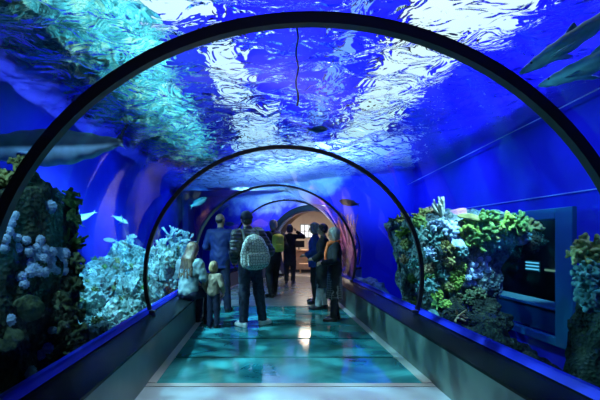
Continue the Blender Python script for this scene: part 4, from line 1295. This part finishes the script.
# ---- man with the hexagon backpack
r, tp, T = make_person('man in navy beanie, black quilted jacket and white sneakers seen from behind', (-.19, 6.66, 0), math.radians(24), 1.82,
    dict(P=(-.03, 0, .95), side=-.07, lean=.03, yaw=-.15, kneeL=(-.115, .03, .50), ankL=(-.14, .0, .085), footL=.35, kneeR=(.125, .02, .50), ankR=(.19, .03, .085), footR=-1.15,
         elL=(-.295, -.01, 1.15), wrL=(-.22, .19, 1.00), hdL=(.5, .8, -.2), pnL=(.5, -.2, -1), elR=(.295, -.01, 1.15), wrR=(.22, .19, 1.0), hdR=(-.5, .8, -.2), pnR=(-.5, -.2, -1)),
    dict(skin=M_skin_a, trousers=K_jeans, top=K_quilt, quilt=.055, puff=.040, hem=-.07, collar=.575, shoe=K_white, hat=K_navy, hair_kind='short', hair=H_dark, h=.0068))
backpack(r, tp, T, K_hex, K_strap, 'grey hexagon patterned backpack worn by the man in the beanie', .46, .52, .18, .19, 'drawstring')
# ---- person with the yellow backpack
r, tp, T = make_person('person with short sandy grey hair and dark jacket walking away with a yellow backpack', (.24, 10.0, 0), math.radians(26), 1.83,
    dict(lean=.05, yaw=.15, kneeL=(-.10, .06, .50), ankL=(-.12, -.10, .085), footL=.25, kneeR=(.10, .13, .51), ankR=(.11, .20, .085), footR=-.2,
         elL=(-.28, -.02, 1.16), wrL=(-.17, .22, 1.13), hdL=(.5, .7, .3), pnL=(.3, -.2, -1), elR=(.28, -.02, 1.16), wrR=(.17, .22, 1.13), hdR=(-.5, .7, .3), pnR=(-.3, -.2, -1)),
    dict(skin=M_skin_a, trousers=K_black, top=K_black, puff=.035, hem=-.10, shoe=K_leather, hair_kind='short', hair=H_sand, h=.009))
backpack(r, tp, T, K_yellow, K_strap, 'yellow green backpack on the person with sandy grey hair', .27, .38, .14, .26, 'box')
# ---- woman in black far down the tunnel, one hand at her head
make_person('dark-haired person in long black clothes far down the tunnel with one elbow raised', (.80, 13.0, 0), math.radians(-15), 1.80,
    dict(nod=.1, elR=(.40, .08, 1.40), wrR=(.17, .20, 1.56), hdR=(-.6, -.1, .8), pnR=(-.6, -.5, -.4), elL=(-.27, .0, 1.15), wrL=(-.15, .22, 1.12), hdL=(.6, .7, .2), pnL=(.3, 0, -1), ankL=(-.10, -.02, .085), ankR=(.09, .02, .085)),
    dict(skin=M_skin_a, trousers=K_black, top=K_black, top_name='coat', puff=.025, hem=-.42, hem_r=.20, shoe=K_leather, hair_kind='bob', hair=H_dark, h=.010))
# ---- three people by the blue side, looking out
make_person('grey-haired person in cobalt blue jacket, mostly hidden behind the one in the long black coat', (1.10, 9.05, 0), math.radians(86), 1.72,
    dict(yaw=.1, nod=.08, elL=(-.27, .0, 1.15), wrL=(-.18, .20, 1.04), hdL=(.5, .7, .1), pnL=(.3, 0, -1), elR=(.27, .0, 1.15), wrR=(.16, .2, 1.04), hdR=(-.5, .7, .1), pnR=(-.3, 0, -1)),
    dict(skin=M_skin_a, trousers=K_black, top=K_cobalt, puff=.03, hem=-.16, shoe=K_leather, hair_kind='bob', hair=H_grey, h=.009))
make_person('dark-haired person in a long black coat above pale grey trouser legs', (1.17, 8.28, 0), math.radians(80), 1.68,
    dict(yaw=.25, nod=.05, elL=(-.27, .0, 1.15), wrL=(-.17, .2, 1.02), hdL=(.5, .7, .1), pnL=(.3, 0, -1), elR=(.27, .0, 1.15), wrR=(.17, .2, 1.02), hdR=(-.5, .7, .1), pnR=(-.3, 0, -1), kneeL=(-.10, .05, .5), ankL=(-.11, .10, .085)),
    dict(skin=M_skin_b, trousers=K_greyleg, loose=.022, top=K_black, top_name='coat', puff=.035, hem=-.50, hem_r=.215, shoe=K_leather, hair_kind='short', hair=H_dark, h=.009))
make_person('grey-haired woman with orange scarf, black jacket and checked skirt', (1.20, 7.12, 0), math.radians(88), 1.57,
    dict(yaw=.2, nod=.08, elL=(-.27, .02, 1.15), wrL=(-.09, .25, 1.08), hdL=(.8, .5, .0), pnL=(.2, -.3, -1), elR=(.27, .02, 1.15), wrR=(.09, .25, 1.10), hdR=(-.8, .5, 0), pnR=(-.2, -.3, -1), ankL=(-.10, .04, .085), footL=.1, ankR=(.11, -.05, .085)),
    dict(skin=M_skin_a, trousers=K_black, loose=.018, skirt=K_plaid, skirt_hem=.42, skirt_r=.19, top=K_black, puff=.028, hem=-.06, shoe=K_leather, hair_kind='bob', hair=H_grey, scarf=K_orange))
# ================================================================== PORTAL AND LOBBY
M_portal = pbr('dark_teal_portal_paint', (0.005, 0.018, 0.028), .3, spec=.5)
M_beige = pbr('beige_plaster', (0.62, 0.54, 0.42), .8, col2=(0.68, 0.60, .48), scale=3)
M_wood = pbr('honey_wood', (0.42, 0.20, 0.08), .4, col2=(0.55, 0.29, .13), scale=5)
M_lobfloor = pbr('warm_grey_floor', (0.34, 0.31, 0.28), .25)
def portal():
    t = empty('portal_arch', PT(S_END - .1, 0, 0), label='dark teal arch ring framing the way out to the warm lobby', cat='arch')
    inv = Matrix.Translation(-t.location)
    def ring(r0, r1, s0, s1):
        n = 56; A = arch_pts(r0, n, -.62); B = arch_pts(r1, n, -.62)
        V = [PT(s, *q) for s in (s0, s1) for q in A] + [PT(s, *q) for s in (s0, s1) for q in B]
        m = n + 1; F = []
        for k in range(n):
            F += [(k, k + 1, m + k + 1, m + k), (2 * m + k + 1, 2 * m + k, 3 * m + k, 3 * m + k + 1), (k + 1, k, 2 * m + k, 2 * m + k + 1), (m + k, m + k + 1, 3 * m + k + 1, 3 * m + k)]
        F += [(0, m, 3 * m, 2 * m), (m - 1, 3 * m - 1, 4 * m - 1, 2 * m - 1)]
        return py_mesh([inv @ v for v in V], F, smooth=False)
    link_mesh('outer_ring', ring(-.20, -.015, S_END - .30, S_END + .26), M_portal, t)
    e = link_mesh('edge_band', ring(-.23, -.205, S_END - .22, S_END - .10), pbr('pale_portal_edge', (.35, .5, .6), .3), t)
portal()
# lobby shell
struct('floor', box_mesh((3.0, 19.5, -.07), (12, 9.6, .10)), M_lobfloor)
struct('wall_lobby', box_mesh((3.0, 22.6, 1.6), (12, .2, 3.4)), M_beige)
struct('wall_lobby', box_mesh((-3.1, 19.5, 1.6), (.2, 6, 3.4)), M_beige)
struct('wall_lobby', box_mesh((8.0, 18, 1.6), (.2, 9, 3.4)), M_beige)
struct('ceiling', box_mesh((3.0, 19.0, 3.15), (12, 8, .1)), M_beige)
# bright window: frame, mullions, panes
wx0, wx1, wz0, wz1, wy = 1.95, 2.85, 1.42, 2.12, 22.46
bm = bmesh.new()
for i in range(5):
    x = wx0 + (wx1 - wx0) * i / 4; add_box(bm, (x, wy, (wz0 + wz1) / 2), (.05, .06, wz1 - wz0 + .05))
for z in (wz0, (wz0 + wz1) / 2, wz1): add_box(bm, ((wx0 + wx1) / 2, wy, z), (wx1 - wx0, .05, .05))
wfr = struct('window_9', to_mesh(bm, smooth=False), M_trim)
link_mesh('pane', box_mesh(((wx0 + wx1) / 2, wy + .03, (wz0 + wz1) / 2), (wx1 - wx0, .01, wz1 - wz0)), emissive('daylit_pane', (.95, .97, 1.0), 1.6), wfr)
# reception counter
t = empty('reception_counter', (1.62, 17.6, 0), math.radians(-6), label='honey coloured wooden reception counter in the lobby beyond the portal', cat='counter')
link_mesh('front_panel', box_mesh((0, 0, .42), (1.5, .55, .84), bevel=.01), M_wood, t)
link_mesh('worktop', box_mesh((0, -.03, .88), (1.62, .7, .06), bevel=.01), M_wood, t)
link_mesh('kickboard', box_mesh((0, -.26, .05), (1.44, .06, .1)), M_rib, t)
link_mesh('side_panel', box_mesh((-.78, -.02, .55), (.05, .62, 1.06), bevel=.008), M_wood, t)
# box seat, monitor and small display on the counter, chair
t = empty('low_bench', (1.72, 16.75, 0), math.radians(-6), label='low pale wooden bench in front of the reception counter', cat='bench')
link_mesh('seat', box_mesh((0, 0, .36), (.62, .36, .05), bevel=.008), M_wood, t)
for sx_ in (-.27, .27): link_mesh('leg', box_mesh((sx_, 0, .167), (.05, .32, .334)), M_wood, t)
t = empty('monitor', (1.45, 17.45, .911), math.radians(-6), label='dark monitor standing on the reception counter', cat='monitor')
link_mesh('screen', box_mesh((0, 0, .24), (.46, .03, .28), bevel=.006), M_rib, t)
link_mesh('stand', box_mesh((0, .02, .06), (.05, .03, .12)), M_rib, t); link_mesh('base', box_mesh((0, .02, .006), (.2, .14, .012)), M_rib, t)
t = empty('poster_stand', (1.93, 17.5, .911), math.radians(-10), label='white card display standing on the end of the counter', cat='display')
link_mesh('card', box_mesh((0, 0, .22), (.26, .02, .42), bevel=.004), pbr('white_card', (.8, .8, .78), .5), t)
link_mesh('foot', box_mesh((0, 0, .006), (.2, .12, .012)), M_trim, t)
t = empty('lobby_chair', (2.18, 16.6, 0), math.radians(25), label='dark chair with pale legs beside the low bench in the lobby', cat='chair')
link_mesh('seat', box_mesh((0, 0, .45), (.42, .42, .05), bevel=.01), M_rib, t); link_mesh('backrest', box_mesh((0, .2, .72), (.40, .04, .34), bevel=.01), M_rib, t)
for a, b in ((-.18, -.18), (.18, -.18), (-.18, .18), (.18, .18)): link_mesh('leg', box_mesh((a, b, .213), (.03, .03, .426)), M_trim, t)
t = empty('ceiling_lamp', (2.0, 17.2, 3.09), label='warm round ceiling lamp over the lobby counter', cat='lamp')
bm = bmesh.new(); bmesh.ops.create_cone(bm, cap_ends=True, segments=24, radius1=.42, radius2=.42, depth=.05)
link_mesh('diffuser', to_mesh(bm, smooth=False), emissive('warm_diffuser', (1, .78, .5), 14), t)
bm = bmesh.new(); bmesh.ops.create_cone(bm, cap_ends=True, segments=24, radius1=.46, radius2=.46, depth=.03)
link_mesh('rim', to_mesh(bm, smooth=False), M_trim, t, loc=(0, 0, .03))
# ================================================================== LIGHT, CAMERA
def area(name, loc, target, size, energy, col=(1, 1, 1), sizey=None, spread=None):
    l = bpy.data.lights.new(name, 'AREA'); l.energy = energy; l.color = col; l.size = size
    if sizey: l.shape = 'RECTANGLE'; l.size_y = sizey
    if spread: l.spread = spread
    o = bpy.data.objects.new(name, l); COL.objects.link(o); o.location = loc
    d = Vector(target) - Vector(loc)
    z = -d.normalized(); y = Vector((0, 1, 0)) if abs(z.y) < .95 else Vector((0, 0, 1))
    y = (y - z * y.dot(z)).normalized(); x = y.cross(z)          # long side runs along the tunnel
    o.rotation_euler = Matrix((x, y, z)).transposed().to_euler()
    return o
def spot(name, loc, target, energy, col, ang=60, blend=0.6, size=0.1):
    l = bpy.data.lights.new(name, 'SPOT'); l.energy = energy; l.color = col; l.spot_size = math.radians(ang); l.spot_blend = blend; l.shadow_soft_size = size
    o = bpy.data.objects.new(name, l); COL.objects.link(o); o.location = loc
    o.rotation_euler = (Vector(target) - Vector(loc)).to_track_quat('-Z', 'Y').to_euler()
    return o

cam = bpy.data.cameras.new('camera'); cam_o = bpy.data.objects.new('camera', cam); COL.objects.link(cam_o)
cam.sensor_width = 36; cam.lens = 420 / 600 * 36; cam.clip_start = 0.05
cam_o.location = (0, 0, 1.4); cam_o.rotation_euler = (PI / 2, 0, 0)
cam.shift_x = 36 / 600; cam.shift_y = 38 / 600
SC.camera = cam_o

w = bpy.data.worlds.new('world'); SC.world = w; w.use_nodes = True
w.node_tree.nodes['Background'].inputs[0].default_value = (0.02, 0.05, 0.15, 1); w.node_tree.nodes['Background'].inputs[1].default_value = 0.02

# lamps hung above the water
M_housing = pbr('black_lamp_housing', (0.02, 0.02, 0.02), 0.5)
M_diff = emissive('white_lamp_diffuser', (1.0, 0.95, 0.78), 1.5)
M_diff_c = emissive('cool_lamp_diffuser', (0.88, 0.94, 1.0), 1.5)
def tank_lamp(x, y, z, w, l, mat, lab, grp, rz=0):
    t = empty('tank_lamp', (x, y, z), rz, label=lab, cat='lamp', group=grp)
    link_mesh('housing', box_mesh((0, 0, 0.08), (w + 0.06, l + 0.06, 0.12), bevel=0.02), M_housing, t)
    link_mesh('diffuser', box_mesh((0, 0, 0.0), (w, l, 0.03)), mat, t)
    for sy in (-.4, .4): link_mesh('hanger', tube_mesh([(0, sy * l, .13), (0, sy * l, .752)], .012, 6), M_housing, t)
LX = 'long white lamp hung above the rippled water over the blue side of the tunnel'
for y, l in ((4.6, 2.6), (7.4, 2.6), (10.2, 2.6)):
    tank_lamp(2.22 + .02 * y + (.22 if y < 5 else 0), y, 4.5, 1.5 if y < 5 else 1.05, l, M_diff, LX, 'white lamps over the blue side')
LC = 'long pale lamp hung above the rippled water over the crown of the tunnel'
for x, y, w_ in ((-1.12, 4.3, 1.15), (-0.60, 7.2, 0.55), (-0.15, 10.1, 0.9), (0.3, 12.6, 2.2)):
    tank_lamp(x, y, 4.5, w_, 2.3, M_diff_c, LC, 'pale lamps over the crown')
t = tank_lamp(1.2, 7.4, 4.5, .16, 5.0, emissive('blue_streak_glow', (0.25, 0.42, 1.0), 1.3), 'added narrow blue strip above the water, standing in for a pale reflected streak', None)  # glowing strip added for a reflected streak; no lamp hangs there
area('ceiling_wash', (0.9, 6, 3.9), (0.9, 6, 5.2), 1.5, 600, (0.22, 0.17, 1.0), 9.0)  # unseen lights added to brighten the blue ceiling
area('ceiling_wash', (3.7, 6, 3.75), (3.6, 6, 5.2), 0.8, 300, (0.22, 0.17, 1.0), 9.0)
area('rock_wash', (-1.1, 7, 3.62), (-2.6, 7, 4.3), 0.25, 230, (0.75, 1.0, 1.0), 9.0)  # unseen light added to brighten the rocks above the water

# unseen spots added under water: white-teal on the reef, blue on the walls
spot('reef_flood', (-2.3, 5.4, 3.2), (-2.5, 7.4, 0.4), 1000, (0.55, 1.0, 1.0), 95, 0.8, 0.1)
spot('reef_flood', (-2.2, 8.2, 3.2), (-2.4, 9.5, 0.6), 600, (0.55, 1.0, 1.0), 95, 0.8, 0.1)
spot('column_flood', (2.9, 4.6, 3.2), (2.9, 6.2, 1.0), 800, (0.85, 1.0, 0.92), 60, 0.8, 0.1)
spot('pillar_flood', (-1.9, 2.0, 3.2), (-2.5, 3.4, 0.9), 170, (0.7, 0.95, 1.0), 60, 0.8, 0.1)
spot('clump_fill', (2.5, 2.6, 3.2), (3.0, 3.7, 1.1), 90, (0.8, 1.0, 0.95), 45, 0.8, 0.05)
spot('shark_fill', (-1.6, 3.4, 3.3), (-2.4, 4.85, 2.4), 150, (0.6, 0.85, 1.0), 70, 0.8, 0.05)
spot('pink_flood', (2.6, 9.2, 3.1), (2.45, 11.2, 1.1), 420, (1.0, 0.5, 0.6), 50, 0.8, 0.1)
for y in (0.5, 3.2, 6.0, 8.8, 11.4):
    spot('blue_flood', (2.9, y, 3.2), (4.5, y + .3, 1.3), 125 if y < 8 else 270, (0.30, 0.24, 1.0), 150, 1.0, 0.05)
for y in (6.4, 9.0, 11.8, 14.5):
    spot('blue_flood', (-1.9, y, 3.2), (-3.4, y + .3, 1.4), 110, (0.12, 0.30, 1.0), 150, 1.0, 0.05)
for x, y in ((-0.9, 14.2), (0.9, 13.0), (2.6, 12.0)):
    spot('end_flood', (x, y, 3.15), (x + .9, y + 1.7, 2.9), 420, (0.72, 0.78, 1.0), 100, 0.8, 0.05)
# corridor light
spot('front_floor_fill', (0.25, 3.3, 2.45), (0.25, 3.5, 0.0), 190, (0.85, 0.95, 1.0), 70, 0.35, 0.15)  # unseen spot added to brighten the front floor strip
area('hall_lamp', (0.3, -2.6, 2.2), (0.3, 4.0, 0.6), 1.2, 16, (0.8, 0.95, 1.0))
spot('gallery_fill', (6.4, 8.5, 2.2), (5.2, 9.5, 0.0), 300, (0.7, 1.0, 0.9), 80, 0.6, 0.1)  # unseen spot added to brighten the gallery behind the window
area('lobby_lamp', (2.0, 18.2, 3.0), (2.0, 18.2, 0), 1.6, 240, (1.0, 0.84, 0.66))
spot('walkway_fill', (0.75, 10.1, 2.48), (0.75, 10.3, 0.0), 40, (1.0, 0.95, 0.9), 84, 0.7, 0.1)  # unseen spot added to brighten the far walkway and its people
area('glass_floor_fill', (0.25, 6.3, 2.45), (0.25, 6.3, 0), 0.8, 9, (0.45, 1.0, 0.95), 4.4, spread=2.0)  # unseen light added in place of the glow through the glass floor
area('end_wall_wash', (0.2, 13.0, 4.75), (1.2, 15.2, 4.2), 0.4, 1100, (0.9, 0.97, 1.0), 1.0)  # unseen light added to brighten the end wall for the surface glitter
def dappled_spot(loc, to, e):
    o = spot('ripple_light', loc, to, e, (0.55, 1.0, 0.95), 80, 0.6, 0.03)
    l = o.data; l.use_nodes = True; nt = l.node_tree
    em = nt.nodes['Emission']
    tc = N(nt, 'ShaderNodeTexCoord'); n = N(nt, 'ShaderNodeTexNoise', i_Scale=7.0, i_Detail=2.0, i_Distortion=1.5)
    r = N(nt, 'ShaderNodeValToRGB'); r.color_ramp.elements[0].position = .42; r.color_ramp.elements[1].position = .66
    nt.links.new(tc.outputs['Normal'], n.inputs['Vector']); nt.links.new(n.outputs['Fac'], r.inputs['Fac']); nt.links.new(r.outputs['Color'], em.inputs['Color'])
dappled_spot((-2.5, 6.2, 3.1), (1.4, 5.6, 0.2), 1500)
dappled_spot((-2.2, 3.4, 3.2), (1.65, 3.4, 0.2), 750)

# rocks added above the water; their green stands in for the reef's reflection
M_rim = rock_mat('reef_reflection_rock', (0.01, 0.05, 0.06), (0.07, 0.36, 0.34), (0.50, 0.66, 0.36), 3.4)
for i, (x, y, z, a, b, c) in enumerate([(-2.40, 3.6, 4.25, .9, 1.1, .5), (-2.36, 5.75, 4.3, .95, 1.1, .5), (-2.40, 7.9, 4.25, .9, 1.1, .5), (-2.36, 10.1, 4.3, .9, 1.1, .5), (-2.40, 12.3, 4.25, .9, 1.1, .5)]):
    rock((x, y, z), (a, b, c), 71 + i * 1.9, M_rim, 'green rockwork added above the water to stand in for the reef reflection', group='added rockwork above the water', sub=5, rough=.25, ridged=.25, name='rockwork')

SC.view_settings.view_transform = 'Standard'; SC.view_settings.look = 'None'; SC.view_settings.gamma = 1.0
SC.view_settings.use_curve_mapping = False
SC.view_settings.exposure = 0.0
cy = SC.cycles
cy.max_bounces = 10; cy.transparent_max_bounces = 24; cy.glossy_bounces = 5; cy.diffuse_bounces = 3; cy.transmission_bounces = 6
cy.caustics_reflective = False; cy.caustics_refractive = False
cy.use_denoising = True
cy.sample_clamp_indirect = 6.0
